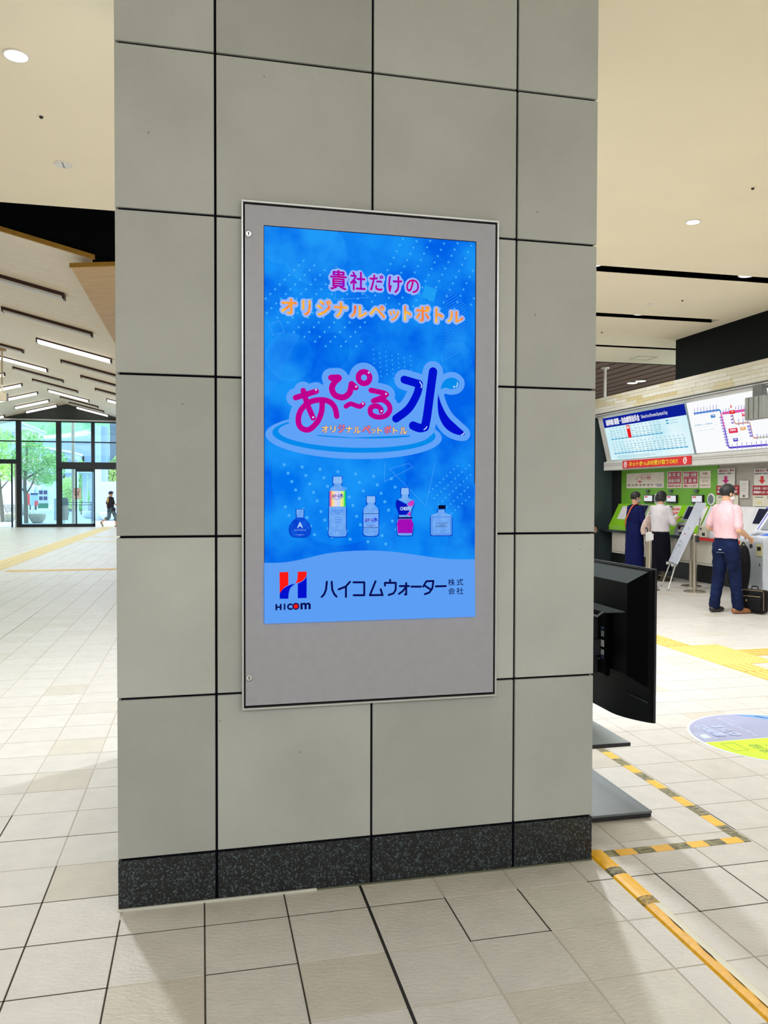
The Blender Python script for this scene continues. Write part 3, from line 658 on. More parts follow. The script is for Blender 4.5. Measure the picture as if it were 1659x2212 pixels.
lines([[(727, 432), (851, 432)], [(727, 551), (851, 551)]], INK, 4); small_title(738, 462, 848, 502); lines([spline([(732, 498), (755, 510), (800, 510), (820, 500)], 4)], CYAN, 4, 26); lines([[(752, 531), (822, 531)], [(778, 541), (800, 541)]], INK, 3)
bottle(1078, [(30, 214), (32, 266), (26, 272), (30, 300), (58, 312), (74, 330), (74, 360), (56, 400), (48, 440), (50, 470), (66, 500), (70, 550), (62, 600), (56, 616), (20, 618)])
sil('bottle_cap', [(30, 214), (32, 240), (33, 266), (26, 270)], 1078, glow('screen_cap', (140, 186, 246)), 24)
mb = MB(); PS.poly(mb, [z3(*p) for p in ((1004, 312), (1028, 318), (1090, 350), (1122, 400), (1092, 442), (1032, 444), (1012, 400), (1002, 350))], 24); mb.build('pictured_top', glow('screen_deep_blue', (6, 24, 190)), scr)
mb = MB(); PS.poly(mb, [z3(*p) for p in ((1092, 350), (1132, 318), (1156, 322), (1152, 358), (1122, 372))], 24); PS.poly(mb, [z3(*p) for p in ((1092, 442), (1126, 410), (1126, 452))], 24); mb.build('pictured_top', glow('screen_pink', (206, 60, 190)), scr)
mb = MB(); PS.poly(mb, [z3(*p) for p in ((1024, 478), (1132, 478), (1148, 520), (1140, 598), (1018, 598), (1010, 520))], 24); mb.build('pictured_skirt', glow('screen_purple', (166, 14, 186)), scr)
lines([[(1050, 500), (1044, 594)], [(1078, 500), (1078, 596)], [(1106, 500), (1114, 594)]], glow('screen_purple_dark', (130, 4, 156)), 3); lines([[(1022, 468), (1134, 468)]], INK, 14); lines([[(1028, 318), (1090, 350), (1132, 318)]], CYAN, 5, 26)
text(PS, 'CHEERS', *span(PS, z3, 1034, 374, 1124, 404), WHT, scr, 'bottle_print', 0.03, 27)
bottle(1387, [(28, 398), (30, 424), (50, 432), (80, 440), (88, 456), (88, 606), (78, 616), (20, 616)])
mb = MB(); PS.rect(mb, *z3(1362, 392), *z3(1422, 360), 25); mb.build('bottle_cap', glow('screen_black', (4, 8, 40)), scr)
lines([[(1308, 460), (1466, 460), (1466, 606), (1308, 606), (1308, 460)]], BD, 6); lines([[(1340, 535), (1434, 535)], [(1336, 543), (1438, 543)], [(1376, 586), (1394, 586)]], INK, 2.5)
text(PS, 'NATURAL MINERAL', *span(PS, z3, 1334, 508, 1440, 518), INK, scr, 'bottle_print', 0.0, 27); text(PS, 'WATER', *span(PS, z3, 1366, 521, 1406, 530), INK, scr, 'bottle_print', 0, 27)
# pale company band along the bottom
mb = MB(); wave = spline([(34, 122), (180, 118), (330, 92), (480, 56), (640, 36), (800, 30), (960, 36), (1120, 56), (1300, 82), (1450, 95), (1600, 95)], 6)
PS.poly(mb, [inside(z4(*p)) for p in wave]+[(SW, 0), (0, 0)], 24); mb.build('company_band', glow('screen_band', (92, 158, 244)), scr)
P4 = lambda L_: [z4(*p) for p in L_]
mb = MB(); PS.poly(mb, P4([(148, 191), (214, 189), (214, 286), (190, 300), (165, 325), (150, 350)]), 26); PS.poly(mb, P4([(284, 187), (350, 186)]+spline([(350, 205), (340, 232), (310, 260), (268, 274)], 5)+[(282, 240)]), 26); mb.build('logo_red', RED, scr)
mb = MB(); PS.poly(mb, P4([(150, 388)]+spline([(150, 350), (172, 318), (214, 290), (268, 274)], 5)+spline([(268, 274), (232, 305), (218, 340), (214, 388)], 5)), 26); PS.poly(mb, P4([(284, 384)]+spline([(284, 276), (318, 258), (342, 235), (350, 208)], 5)+[(350, 382)]), 26); mb.build('logo_blue', NAVY, scr)
for ch, x0, y0, x1, y1 in (('H', 118, 426, 164, 474), ('I', 180, 424, 192, 472), ('C', 204, 422, 246, 472), ('m', 304, 416, 380, 468)): text(PS, ch, *span(PS, z4, x0, y0, x1, y1), INK, scr, 'logo_name', 0.07, 26)
mb = MB(); PS.disc(mb, z4(270, 444), 25*q, lay=26); mb.build('logo_name', INK, scr); mb = MB(); PS.disc(mb, z4(270, 444), 16*q, lay=27); mb.build('logo_dot', RED, scr)
CN = [[(500, 262), (494, 320), (480, 355), (462, 374)], [(536, 262), (540, 320), (556, 355), (572, 372)], [(672, 262), (640, 298), (588, 318)], [(642, 300), (642, 374)], [(698, 266), (778, 266), (778, 362), (700, 362)], [(862, 258), (820, 362), (912, 360)], [(900, 318), (914, 362)],
      [(970, 248), (970, 270)], [(932, 290), (932, 270), (1012, 270), (1012, 320), (996, 348), (960, 360)], [(1042, 294), (1110, 294)], [(1090, 272), (1090, 356), (1080, 356)], [(1088, 300), (1066, 330), (1036, 352)], [(1128, 298), (1200, 298)], [(1240, 258), (1292, 256), (1284, 310), (1262, 342), (1228, 354)], [(1240, 258), (1216, 298)], [(1232, 294), (1270, 318)], [(1310, 296), (1384, 294)]]
mb = MB()
for s in CN: PS.stroke(mb, P4(s), 15*q, 26)
mb.build('company_name', INK, scr)
for ch, x0, y0, x1, y1 in (('株', 1400, 240, 1452, 292), ('式', 1464, 238, 1514, 290), ('会', 1402, 306, 1452, 356), ('社', 1462, 304, 1516, 356)): text(PS, ch, *span(PS, z4, x0, y0, x1, y1), INK, scr, 'company_suffix', 0.01, 26)

# ================================================================ TELEVISION ON ITS STAND, BACK TOWARDS US
TX, TY0, TY1 = 2.09, 3.40, 4.68
M_TVB = mat('tv_back', (3, 3, 4), rough=0.42, spec=0.08, vary=0.1, scale=60); M_TVE = mat('tv_edge', (40, 44, 52), rough=0.25, metal=0.5); M_TVL = mat('tv_slope_lit', (84, 94, 100), rough=0.5, spec=0.25, vary=0.06, scale=90)  # upward faces get a paler copy, overhead light painted in
tv = thing('television', 'black flat television on a dark floor stand, seen from its back behind the pillar', 'television', (TX, (TY0+TY1)/2, 0.45))
def low(y):
    t = (y-TY0)/(TY1-TY0); return 0.456-0.052*min(1, 4*t*(1-t)*1.25)
ys = [TY0+(TY1-TY0)*i/24 for i in range(25)]
mb = MB(); mb.slab([(TX+.014, y, low(y)) for y in ys]+[(TX+.014, TY1, 1.195), (TX+.014, TY0, 1.195)], (0.012, 0, 0)); mb.build('front_frame', M_TVE, tv)
mb = MB(); mb.slab([(TX+.027, y, low(y)+.02) for y in (TY0+.01, TY1-.01)]+[(TX+.027, TY1-.01, 1.185), (TX+.027, TY0+.01, 1.185)], (0.002, 0, 0)); mb.build('screen', mat('tv_screen', (6, 7, 9), rough=0.1), tv)
mb = MB(); mb.slab([(TX, y, low(y)+.004) for y in ys]+[(TX, TY1-.004, 1.190), (TX, TY0+.004, 1.190)], (0.014, 0, 0)); mb.build('back_shell', M_TVB, tv)
# raised back with sloping shoulders
a = [(TX, TY0+.03, 0.62), (TX, TY1-.03, 0.62), (TX, TY1-.03, 1.182), (TX, TY0+.03, 1.182)]
b_ = [(TX-.05, TY0+.14, 0.66), (TX-.05, TY1-.14, 0.66), (TX-.05, TY1-.14, 1.115), (TX-.05, TY0+.14, 1.115)]
mb = MB(); mb.face([a[3], a[2], b_[2], b_[3]]); mb.build('upper_slope', M_TVL, tv, recalc=False)
mb = MB(); mb.face(b_); mb.face([a[0], a[3], b_[3], b_[0]]); mb.face([a[0], b_[0], b_[1], a[1]]); mb.face([a[1], b_[1], b_[2], a[2]]); mb.build('rear_hump', M_TVB, tv)
mb = MB(); mb.box(TX-.078, TX-.048, TY0+.30, TY1-.30, 0.62, 0.945); mb.build('rear_cover', M_TVB, tv, bevel=0.006)
mb = MB(); mb.slab([(TX-.078, TY0+.30, .945), (TX-.078, TY1-.3, .945), (TX-.05, TY1-.3, .975), (TX-.05, TY0+.16, .968)], (0, 0, .004)); mb.build('cover_ledge', M_TVL, tv)
mb = MB(); mb.tube([(TX-.08, TY0+.32, .95), (TX-.11, TY0+.33, .925), (TX-.11, TY0+.44, .925), (TX-.08, TY0+.45, .95)], 0.006, 6); mb.build('cable_hook', mat('hook_grey', (120, 126, 130), rough=0.4, metal=0.4), tv)
for k, (z, h_, c) in enumerate(((.865, .012, (60, 70, 110)), (.835, .03, (120, 130, 130)), (.785, .034, (190, 196, 196)), (.74, .026, (178, 184, 184)), (.715, .02, (44, 52, 90)))):
    MB().box(TX-.0795, TX-.078, TY0+.315, TY0+.345, z-h_/2, z+h_/2).build('socket_label', mat('socket_%d' % k, c, rough=0.5), tv)
for (y0, y1, z, c) in ((.42, .52, .80, 'a'), (.50, .54, .785, 'b'), (.55, .58, .76, 'a'), (.36, .375, .745, 'b'), (.36, .375, .70, 'b')): MB().box(TX-.0795, TX-.078, TY0+y0, TY0+y1, z-.006, z+.006).build('rear_print', mat('rear_print_'+c, (96, 104, 108) if c == 'a' else (70, 96, 84)), tv)
mb = MB(); mb.box(TX-.004, TX-.0, TY0+.02, TY0+.24, 0.548, 0.556); mb.build('lower_seam', M_TVE, tv)
st = tv
M_PLATE = mat('base_plate', (106, 114, 120), rough=0.22, metal=0.3, vary=0.03); M_RIM = mat('plate_rim', (26, 28, 36), rough=0.4)
mb = MB(); mb.box(1.66, 2.105, 3.40, 4.62, 0.022, 0.034); mb.build('base_plate', M_PLATE, st, bevel=0.004)
mb = MB(); mb.box(1.665, 2.10, 3.405, 4.615, 0.004, 0.022); mb.build('base_rim', M_RIM, st)
for x, y in ((1.72, 3.46), (2.04, 3.46), (1.72, 4.55), (2.04, 4.55)): MB().lathe([(0.02, 0.0), (0.02, 0.006)], (x, y, 0), 12).build('foot', M_RIM, st)
mb = MB(); c = atZ(1362, 1604, .31); mb.box(1.68, c.x, c.y, 4.46, 0.30, 0.31); mb.build('glass_shelf', mat('shelf_glass_sheen', (226, 240, 246), rough=0.12, spec=0.8, vary=0.02), st)  # opaque pale colour, a bright reflection painted into the glass
mb = MB(); mb.box(1.682, c.x-.002, c.y-.004, c.y+.004, 0.293, 0.3105); mb.build('shelf_edge', M_RIM, st)
for y in (3.95, 4.10): MB().box(1.86, 1.92, y-.03, y+.03, 0.034, 1.0).build('column', M_RIM, st, bevel=0.004)
MB().box(1.92, 2.012, 3.75, 4.32, 0.72, 0.80).build('bracket', M_RIM, st)
for y in (3.8, 4.26): MB().box(1.985, 2.012, y-.02, y+.02, 0.62, 0.92).build('bracket_rail', M_RIM, st)

# ================================================================ TAPES, CABLE COVER, TACTILE PAVING, FLOOR STICKER
M_YEL = mat('tape_yellow', (252, 188, 32), rough=0.45, vary=0.08, scale=30); M_TBK = mat('tape_black_worn', (38, 40, 42), rough=0.6, col2=(168, 158, 104), scale=26, stretch=(1, 2.5, 1))
def tape(name, label, horiz, c, t0, t1, w, step, grp):
    t = thing(name, label, 'tape', (c if not horiz else (t0+t1)/2, (t0+t1)/2 if not horiz else c, 0), grp)
    k, s = 0, t0
    while s < t1-1e-4:
        e = min(s+step, t1); mb = MB()
        if horiz: mb.box(s, e, c-w/2, c+w/2, 0.0002, 0.0012)
        else: mb.box(c-w/2, c+w/2, s, e, 0.0002, 0.0012)
        mb.build('yellow_band' if k % 2 else 'black_band', M_YEL if k % 2 else M_TBK, t); k += 1; s = e
    return t
tape('hazard_tape', 'yellow and black floor tape running back beside the television stand', False, 2.368, 3.128, 4.68, 0.055, 0.121, 'hazard tape around the television')
tape('hazard_tape', 'yellow and black floor tape running across in front of the television stand', True, 3.098, 1.66, 2.396, 0.056, 0.0875, 'hazard tape around the television')
cc = thing('cable_cover', 'yellow and white cable cover strip on the floor from the pillar corner', 'cable cover', (1.655, 2.0, 0))
prof = [(1.617, 0.0), (1.624, 0.008), (1.640, 0.0125), (1.655, 0.0135)]
def strip(p, y0, y1, nm, m, lift=0.0):
    mb = MB()
    for (xa, za), (xb, zb) in zip(p, p[1:]): mb.face([(xa, y0, za+lift), (xb, y0, zb+lift), (xb, y1, zb+lift), (xa, y1, za+lift)])
    return mb.build(nm, m, cc)
M_YDIRT = mat('cover_yellow', (240, 178, 28), rough=0.5, vary=0.12, scale=40); M_WHT2 = mat('cover_white', (222, 220, 200), rough=0.5)
full = [(1.617, 0.0), (1.624, 0.008), (1.640, 0.0125), (1.665, 0.0135), (1.685, 0.010), (1.694, 0.0)]
strip(full, 2.96, 3.12, 'yellow_tape', M_YEL); strip(full, 2.90, 2.96, 'black_tape', M_TBK); strip(full, 2.72, 2.90, 'yellow_tape', M_YEL); strip(full, 2.66, 2.72, 'worn_tape', mat('tape_worn', (206, 166, 60), rough=0.6, col2=(80, 70, 50), scale=60))
strip(prof, 0.6, 2.66, 'yellow_tape', M_YDIRT); strip([(1.655, 0.0135), (1.665, 0.0133), (1.685, 0.010), (1.690, 0.006)], 0.6, 2.66, 'white_cover', M_WHT2); strip([(1.690, 0.006), (1.697, 0.0)], 0.6, 2.66, 'yellow_edge', M_YDIRT)
mb = MB(); rnd = random.Random(5); y = 0.7
while y < 2.6:
    L_ = rnd.uniform(.03, .12); w = rnd.uniform(.002, .006); mb.slab([(1.650, y, 0.0138), (1.650+w, y+L_*.3, 0.0141), (1.650+w*.6, y+L_, 0.0141), (1.649, y+L_*.6, 0.0138)], (0, 0, .0004)); y += L_+rnd.uniform(.02, .15)
stuff(mb.build('tape_wear', mat('wear_black', (44, 38, 26), rough=0.8), cc))
# tactile paving
M_TAC = mat('tactile_yellow', (228, 188, 104), rough=0.6, vary=0.05, scale=3); M_TAC2 = mat('tactile_pale', (226, 208, 150), rough=0.6, vary=0.05, scale=3)
def bar_tile(x, y, along='y', m=M_TAC, s=0.297):
    mb = MB(); h = s/2; mb.box(x-h, x+h, y-h, y+h, -0.001, 0.003)
    for k in range(4):
        o = -h+s*(k+0.5)/4
        if along == 'y': mb.box(x+o-.018, x+o+.018, y-h+.008, y+h-.008, .003, .008)
        else: mb.box(x-h+.008, x+h-.008, y+o-.018, y+o+.018, .003, .008)
    return mb.build('tactile_tile', m, floor)
def dot_tile(x, y, m=M_TAC, s=0.297):
    mb = MB(); h = s/2; mb.box(x-h, x+h, y-h, y+h, -0.001, 0.003)
    for i in range(5):
        for j in range(5): mb.lathe([(0.014, .003), (0.009, .008)], (x-h+s*(i+.5)/5, y-h+s*(j+.5)/5, 0), 8)
    return mb.build('tactile_tile', m, floor)
for k in range(-2, 20):
    y = 4.69+0.3*k
    if 6.3 < y < 7.2: dot_tile(4.756, y); dot_tile(5.056, y)
    else: bar_tile(4.756, y)
for k in range(8): bar_tile(5.356+0.3*k, 6.79, 'x')
k = 0
while 12.9+0.6*k < 38.8:
    y = 12.9+0.6*k; mb = MB(); mb.box(-4.52, -3.94, y-.298, y+.298, -.001, .003)
    for o in (-4.42, -4.28, -4.17, -4.03): mb.box(o-.025, o+.025, y-.29, y+.29, .003, .008)
    mb.build('tactile_tile', M_TAC2, floor); k += 1
for yy, xa in ((17.1, -3.6), (26.9, -3.6), (29.9, -3.6)):
    for j in range(12):
        mb = MB(); x = xa+0.4*j; mb.box(x-.198, x+.198, yy-.15, yy+.15, -.001, .004); mb.build('tactile_tile', M_TAC if yy < 20 else M_TAC2, floor)
# round floor sticker
fs = thing('floor_sticker', 'round blue and lime direction sticker with white rim on the floor', 'sticker', (3.5876, 4.375, 0))
PF = Plane((3.5876, 4.375, 0.0), (0, 1, 0), (-1, 0, 0), (0, 0, 1)); RS = 0.538
def half(sgn, n=40): return [(sgn*(0.004+(RS-.018)*math.sin(PI*i/n)) if 0 < i < n else sgn*.004, (RS-.018)*math.cos(PI*i/n)) for i in range(n+1)]
mb = MB(); PF.disc(mb, (0, 0), RS, lay=1, n=64); mb.build('white_rim', mat('sticker_white', (226, 232, 248), rough=0.4), fs)
mb = MB(); PF.poly(mb, half(1), 2); mb.build('blue_half', mat('sticker_blue_grey', (162, 166, 196), rough=0.4, vary=0.05), fs)
mb = MB(); PF.poly(mb, half(-1), 2); mb.build('lime_half', mat('sticker_lime', (206, 244, 24), rough=0.4, vary=0.03), fs)
M_STX = mat('sticker_text', (206, 218, 250), rough=0.4); M_STB = mat('sticker_blue', (120, 168, 240), rough=0.4); M_STG = mat('sticker_dark', (130, 160, 60), rough=0.4)
mb = MB(); PF.poly(mb, [(.50, -.03), (.44, -.20), (.30, -.30), (.46, -.16)], 3); PF.poly(mb, [(.516, -.06), (.45, -.26), (.36, -.36), (.36, -.2)], 3); mb.build('blue_arrow', M_STB, fs)
text(PF, '新幹線', .08, .30, .33, .385, M_STX, fs, 'lettering', .02, 3); text(PF, 'のりば', .07, .19, .30, .275, M_STX, fs, 'lettering', .03, 3)
text(PF, 'Shinkansen Entrance', .05, .085, .46, .125, M_STX, fs, 'lettering', 0, 3); text(PF, '新干线 乘车处', .07, .035, .25, .065, M_STX, fs, 'lettering', 0, 3); text(PF, '신칸센 타는 곳', .27, .035, .43, .065, M_STX, fs, 'lettering', 0, 3)
mb = MB(); 
for s in ([(.04, .40), (.17, .40), (.17, .48), (.04, .48), (.04, .40)],): PF.stroke(mb, s, .006, 3)
PF.poly(mb, [(.07, .415), (.15, .415), (.15, .45), (.12, .47), (.07, .47)], 3); mb.build('train_symbol', M_STX, fs)
text(PF, '在来線', -.35, .22, -.10, .30, M_STG, fs, 'lettering', 0, 3); text(PF, 'のりば', -.33, .11, -.12, .19, M_STG, fs, 'lettering', 0, 3); text(PF, 'Local Line Entrance', -.42, .03, -.06, .07, M_STG, fs, 'lettering', 0, 3)
mb = MB(); PF.stroke(mb, [(-.19, .35), (-.05, .35), (-.05, .44), (-.19, .44), (-.19, .35)], .005, 3); mb.build('train_symbol', M_STG, fs)

# ================================================================ LAMPS AND FITTINGS OVERHEAD
M_LAMP = glow('lamp_white', (255, 255, 255), 6.0); M_RING = mat('lamp_ring', (236, 232, 222), rough=0.4); M_REFL = mat('lamp_reflector', (226, 226, 224), rough=0.25, metal=0.5)
def downlight(x, y, lit, label, r=0.075, z=ZC):
    t = thing('downlight', label, 'ceiling light', (x, y, z), 'round downlights')
    MB().lathe([(r, 0.0), (r, -0.006), (r-.012, -0.008), (r-.014, -0.002)], (x, y, z), 32).build('trim_ring', M_RING, t)
    if lit: MB().lathe([(r-.013, -0.0075), (r-.02, -0.0085)], (x, y, z), 28).build('lamp', M_LAMP, t)
    else:
        MB().lathe([(r-.014, -0.0072), (r-.03, -0.0078)], (x, y, z), 28).build('reflector', M_REFL, t)
        MB().box(x-.006, x+.006, y-r+.02, y+r-.02, z-.0095, z-.008).build('baffle', mat('baffle_grey', (150, 146, 140)), t)
downlight(-1.12, 5.40, True, 'lit round downlight in the cream ceiling left of the pillar', 0.08)
downlight(-1.112, 7.08, False, 'unlit round downlight in the cream ceiling above the black bulkhead')
downlight(4.787, 7.115, True, 'lit round downlight in the cream ceiling right of the pillar')
downlight(10.31, 17.75, True, 'left of two lit downlights in the brown slatted ceiling', 0.13, ZC+.02); downlight(10.33, 17.40, True, 'right of two lit downlights in the brown slatted ceiling', 0.13, ZC+.02)
M_DOT = mat('sensor_dark', (40, 34, 26), rough=0.5)
for x, y, lab in ((-1.124, 6.216, 'tiny dark sprinkler head in the ceiling left of the pillar'), (4.769, 6.208, 'tiny dark sprinkler head in the ceiling near the right edge'), (6.561, 9.981, 'tiny dark sprinkler head between the first and second slots'), (6.539, 12.24, 'tiny dark sprinkler head between the second and third slots')):
    t = thing('sprinkler', lab, 'sprinkler', (x, y, ZC))
    MB().lathe([(0.032, 0), (0.030, -.004), (0.018, -.005)], (x, y, ZC), 16).build('escutcheon', M_CEIL, t); MB().lathe([(0.013, -.004), (0.015, -.012), (0.008, -.02)], (x, y, ZC), 12).build('nozzle', M_DOT, t)
sm = thing('smoke_detector', 'small pale disc on the ceiling right of the pillar', 'detector', (6.1, 10.3, ZC)); MB().lathe([(0.05, 0), (0.045, -.012), (0.02, -.02)], atZ(1405, 656, ZC), 20).build('body', M_RING, sm)
k = 0
for x, (a, b_), lab in ((4.62, SL[0], 'lamp at the left end of the nearest black ceiling slot'), (6.72, SL[0], 'lamp at the right end of the nearest black ceiling slot'), (6.55, SL[1], 'lamp in the second black ceiling slot'), (8.55, SL[2], 'lamp in the third black ceiling slot'), (8.22, SL[3], 'lamp in the farthest black ceiling slot')):
    y = (a+b_)/2; w = (b_-a)/2-.014
    t = thing('slot_lamp', lab+', washing it white', 'ceiling light', (x, y, ZC+.05), 'lamps in the ceiling slots')
    MB().lathe([(w, 0.0), (w, 0.10), (w*.6, 0.20)], (x, y, ZC+.045), 20, sy=1).build('reflector', mat('slot_wash_glow', (230, 228, 226), rough=0.5, emit=0.35), t)  # reflector glows, standing in for lamplight on the slot side
    MB().lathe([(w*.8, 0.0), (w*.75, -.006)], (x, y, ZC+.045), 20).build('lamp', glow('slot_lamp', (255, 252, 255), 1.6), t)
pole = thing('hanging_pole', 'thin white pole hanging from the ceiling behind the stone fascia', 'pole', (8.5, 15.75, ZC)); MB().tube([(8.5, 15.75, ZC+.02), (8.5, 15.75, 3.2)], 0.03, 10).build('rod', M_RING, pole); MB().lathe([(0.09, .02), (0.09, -.01)], (8.5, 15.75, ZC), 16).build('flange', M_RING, pole)
# linear lamps recessed in the timber vault
M_HOUS = mat('lamp_housing_brown', (58, 24, 18), rough=0.5); M_DIFF = mat('diffuser_unlit', (226, 226, 220), rough=0.5); M_DIFL = glow('diffuser_lit', (255, 255, 250), 2.2)
def vault_lamp(x0, x1, y, lit, lab):
    t = thing('linear_lamp', lab, 'ceiling light', ((x0+x1)/2, y, vz((x0+x1)/2)), 'linear lamps in the timber vault')
    def bar(ya, yb, d0, d1, nm, m, e=0.0):
        d0 = max(d0, -.002)
        mb = MB(); mb.hexa([(x0+e, ya, vz(x0+e)-d1), (x1-e, ya, vz(x1-e)-d1), (x1-e, yb, vz(x1-e)-d1), (x0+e, yb, vz(x0+e)-d1), (x0+e, ya, vz(x0+e)-d0), (x1-e, ya, vz(x1-e)-d0), (x1-e, yb, vz(x1-e)-d0), (x0+e, yb, vz(x0+e)-d0)]); mb.build(nm, m, t)
    hh = .034 if lit else .052; dd = .105 if lit else .088
    bar(y-.105, y-.085, 0, hh, 'housing', M_HOUS); bar(y-.085, y+.095, .015, dd, 'diffuser', M_DIFL if lit else M_DIFF, .03)
    for xa, xb in ((x0, x0+.03), (x1-.03, x1)):
        mb = MB(); mb.hexa([(xa, y-.085, vz(xa)-dd), (xb, y-.085, vz(xb)-dd), (xb, y+.095, vz(xb)-dd), (xa, y+.095, vz(xa)-dd), (xa, y-.085, vz(xa)), (xb, y-.085, vz(xb)), (xb, y+.095, vz(xb)), (xa, y+.095, vz(xa))]); mb.build('end_cap', M_HOUS, t)
VL = [(-3.66, -2.09, 13.38, 0), (-3.68, -2.06, 16.4, 0), (-3.64, -2.02, 19.4, 1), (-6.0, -4.52, 22.4, 0), (-3.59, -2.05, 22.3, 0), (-5.9, -4.48, 25.5, 1), (-3.45, -1.95, 24.8, 0), (-5.93, -4.4, 27.8, 0), (-3.4, -1.95, 27.6, 0), (-5.85, -4.33, 30.4, 0), (-3.35, -1.95, 30.4, 1), (-5.83, -4.31, 33.2, 1), (-3.3, -1.9, 33.2, 0), (-5.72, -4.22, 35.3, 0), (-5.67, -4.21, 37.2, 0), (-5.62, -4.2, 38.9, 1),
      (-7.9, -6.44, 29.0, 1), (-7.9, -6.44, 31.65, 1), (-7.88, -6.38, 34.2, 1), (-7.8, -6.41, 36.8, 1), (-7.75, -6.41, 38.75, 1), (-9.9, -8.6, 38.6, 1)]
ORD = ['first', 'second', 'third', 'fourth', 'fifth', 'sixth', 'seventh', 'eighth', 'ninth', 'tenth']
cnt = {}
for x0, x1, y, lit in VL:
    side = 'left vault slope' if x0 < -6.2 else ('right vault slope beside the ridge' if x0 < -4 else 'right vault slope nearest the pillar')
    n = cnt.get(side, 0); cnt[side] = n+1
    vault_lamp(x0, x1, y, lit, '%s linear lamp, %s from the front on the %s' % ('lit' if lit else 'unlit', ORD[n], side))
hs = thing('hanging_sign', 'small signboard hanging on a thin rod from the timber vault', 'sign', atY(4, 752, 22.6))
p0, p1 = atY(4.5, 748, 22.6), atY(4, 852, 22.6)
MB().tube([p0, p1], 0.022, 8).build('rod', mat('rod_beige', (214, 196, 166), rough=0.5), hs); MB().lathe([(0.10, .16), (0.10, -.12)], p0, 16).build('mount', mat('mount_beige', (196, 160, 122), rough=0.5), hs)
c0 = atY(16, 858, 22.6); MB().box(c0.x-1.2, c0.x, 22.52, 22.68, c0.z-.10, c0.z+.10).build('board', mat('rod_beige', (214, 196, 166)), hs); MB().box(c0.x, c0.x+.008, 22.515, 22.685, c0.z-.10, c0.z+.10).build('end_cap', mat('cap_dark', (60, 52, 44)), hs)
# paper notice on the glass door
nt = thing('no_smoking_notice', 'pale no smoking notice stuck on the glass door', 'notice', (-5.5, YFAR-.08, 1.5))
PD1 = Plane((-6.4, YFAR-.072, 0), (1, 0, 0), (0, 0, 1), (0, -1, 0))
def zd(x, y): return PD1.at(120+x/12.76, 980+y/12.76)
u0, v1 = zd(490, 945); u1, v0 = zd(705, 1255); PD1.sheet('paper', mat('notice_paper', (222, 214, 200), rough=0.6), u0, v0, u1, v1, .003, nt)
PD2 = PD1.up(.003); mb = MB(); c = zd(578, 1032)
PD2.stroke(mb, [(c[0]+.135*math.cos(t*PI/10), c[1]+.135*math.sin(t*PI/10)) for t in range(21)], .022, 1); PD2.stroke(mb, [(c[0]-.095, c[1]+.095), (c[0]+.095, c[1]-.095)], .02, 1); mb.build('red_ring', mat('notice_red', (196, 96, 84)), nt)
mb = MB(); PD2.stroke(mb, [(c[0]-.08, c[1]-.03), (c[0]+.08, c[1]-.03)], .03, 2); mb.build('cigarette', mat('notice_ink', (110, 96, 90)), nt)
text(PD2, '禁 煙', *span(PD2, zd, 510, 1112, 650, 1152), mat('notice_ink', (110, 96, 90)), nt, 'lettering', .02, 2)

# ================================================================ TICKET HALL
M_WHITE = mat('housing_white', (216, 214, 208), rough=0.5); M_DK = mat('counter_dark', (38, 46, 54), rough=0.4)
hou = thing('fare_board_housing', 'long white overhanging housing of the fare boards above the ticket machines', 'housing', (8.4, 11.0, 2.0))
prof = [(8.13, 3.235), (8.13, 3.185), (8.205, 3.172), (8.425, 2.262), (8.355, 2.235), (8.355, 2.065), (8.72, 2.065), (8.72, 3.235)]
def extrude_y(pts, y0, y1, nm, m, par, bevel=0): mb = MB(); mb.slab([(x, y0, z) for x, z in pts], (0, y1-y0, 0)); return mb.build(nm, m, par, bevel=bevel)
extrude_y(prof, 6.0, 15.50, 'body', M_WHITE, hou)
extrude_y([(8.12, 3.245), (8.12, 3.225), (8.135, 3.225), (8.135, 3.245)], 6.0, 15.52, 'top_rail', mat('rail_dark', (70, 74, 72)), hou); extrude_y([(8.122, 3.20), (8.122, 3.19), (8.14, 3.19), (8.14, 3.20)], 6.0, 15.51, 'groove', mat('rail_dark', (70, 74, 72)), hou)
extrude_y([(8.35, 2.165), (8.35, 2.16), (8.36, 2.16), (8.36, 2.165)], 6.0, 15.5, 'groove', mat('rail_grey', (150, 150, 144)), hou); extrude_y([(8.35, 2.20), (8.35, 2.195), (8.36, 2.195), (8.36, 2.20)], 6.0, 15.5, 'groove', mat('rail_grey', (150, 150, 144)), hou)
V = Vector((8.18-8.40, 0, 3.155-2.267)).normalized()
PB = Plane((8.392, 15.24, 2.267), (0, -1, 0), V)
def z5(x, y): return PB.at(1260+x/4.158, 740+y/4.158)
def z6(x, y): return PB.at(1480+x/9.27, 860+y/9.27)
VH = PB.at(1302, 903)[1]-.015
USPL = PB.at(1504, 980)[0]
fb1 = thing('fare_board', 'backlit fare table with blue heading and a red column', 'fare board', (8.3, 14, 2.7), 'fare boards'); fb2 = thing('fare_board', 'backlit white route map with coloured railway lines', 'fare board', (8.3, 10.5, 2.7), 'fare boards')
LB1 = glow('board_white', (240, 252, 255), 1.0, col2=(196, 236, 246), scale=0.8); LB2 = glow('board_white_clear', (250, 251, 252), 1.0)
PB.sheet('lit_panel', LB1, .02, .01, USPL-.03, VH, .012, fb1); PB.sheet('lit_panel', LB2, USPL+.03, .01, 8.2, VH, .012, fb2)
PP = PB.up(.012)
mb = MB(); PB.rect(mb, USPL-.03, 0, USPL+.03, VH+.01, 22); mb.build('divider', mat('divider_grey', (130, 150, 160), rough=.4), hou)
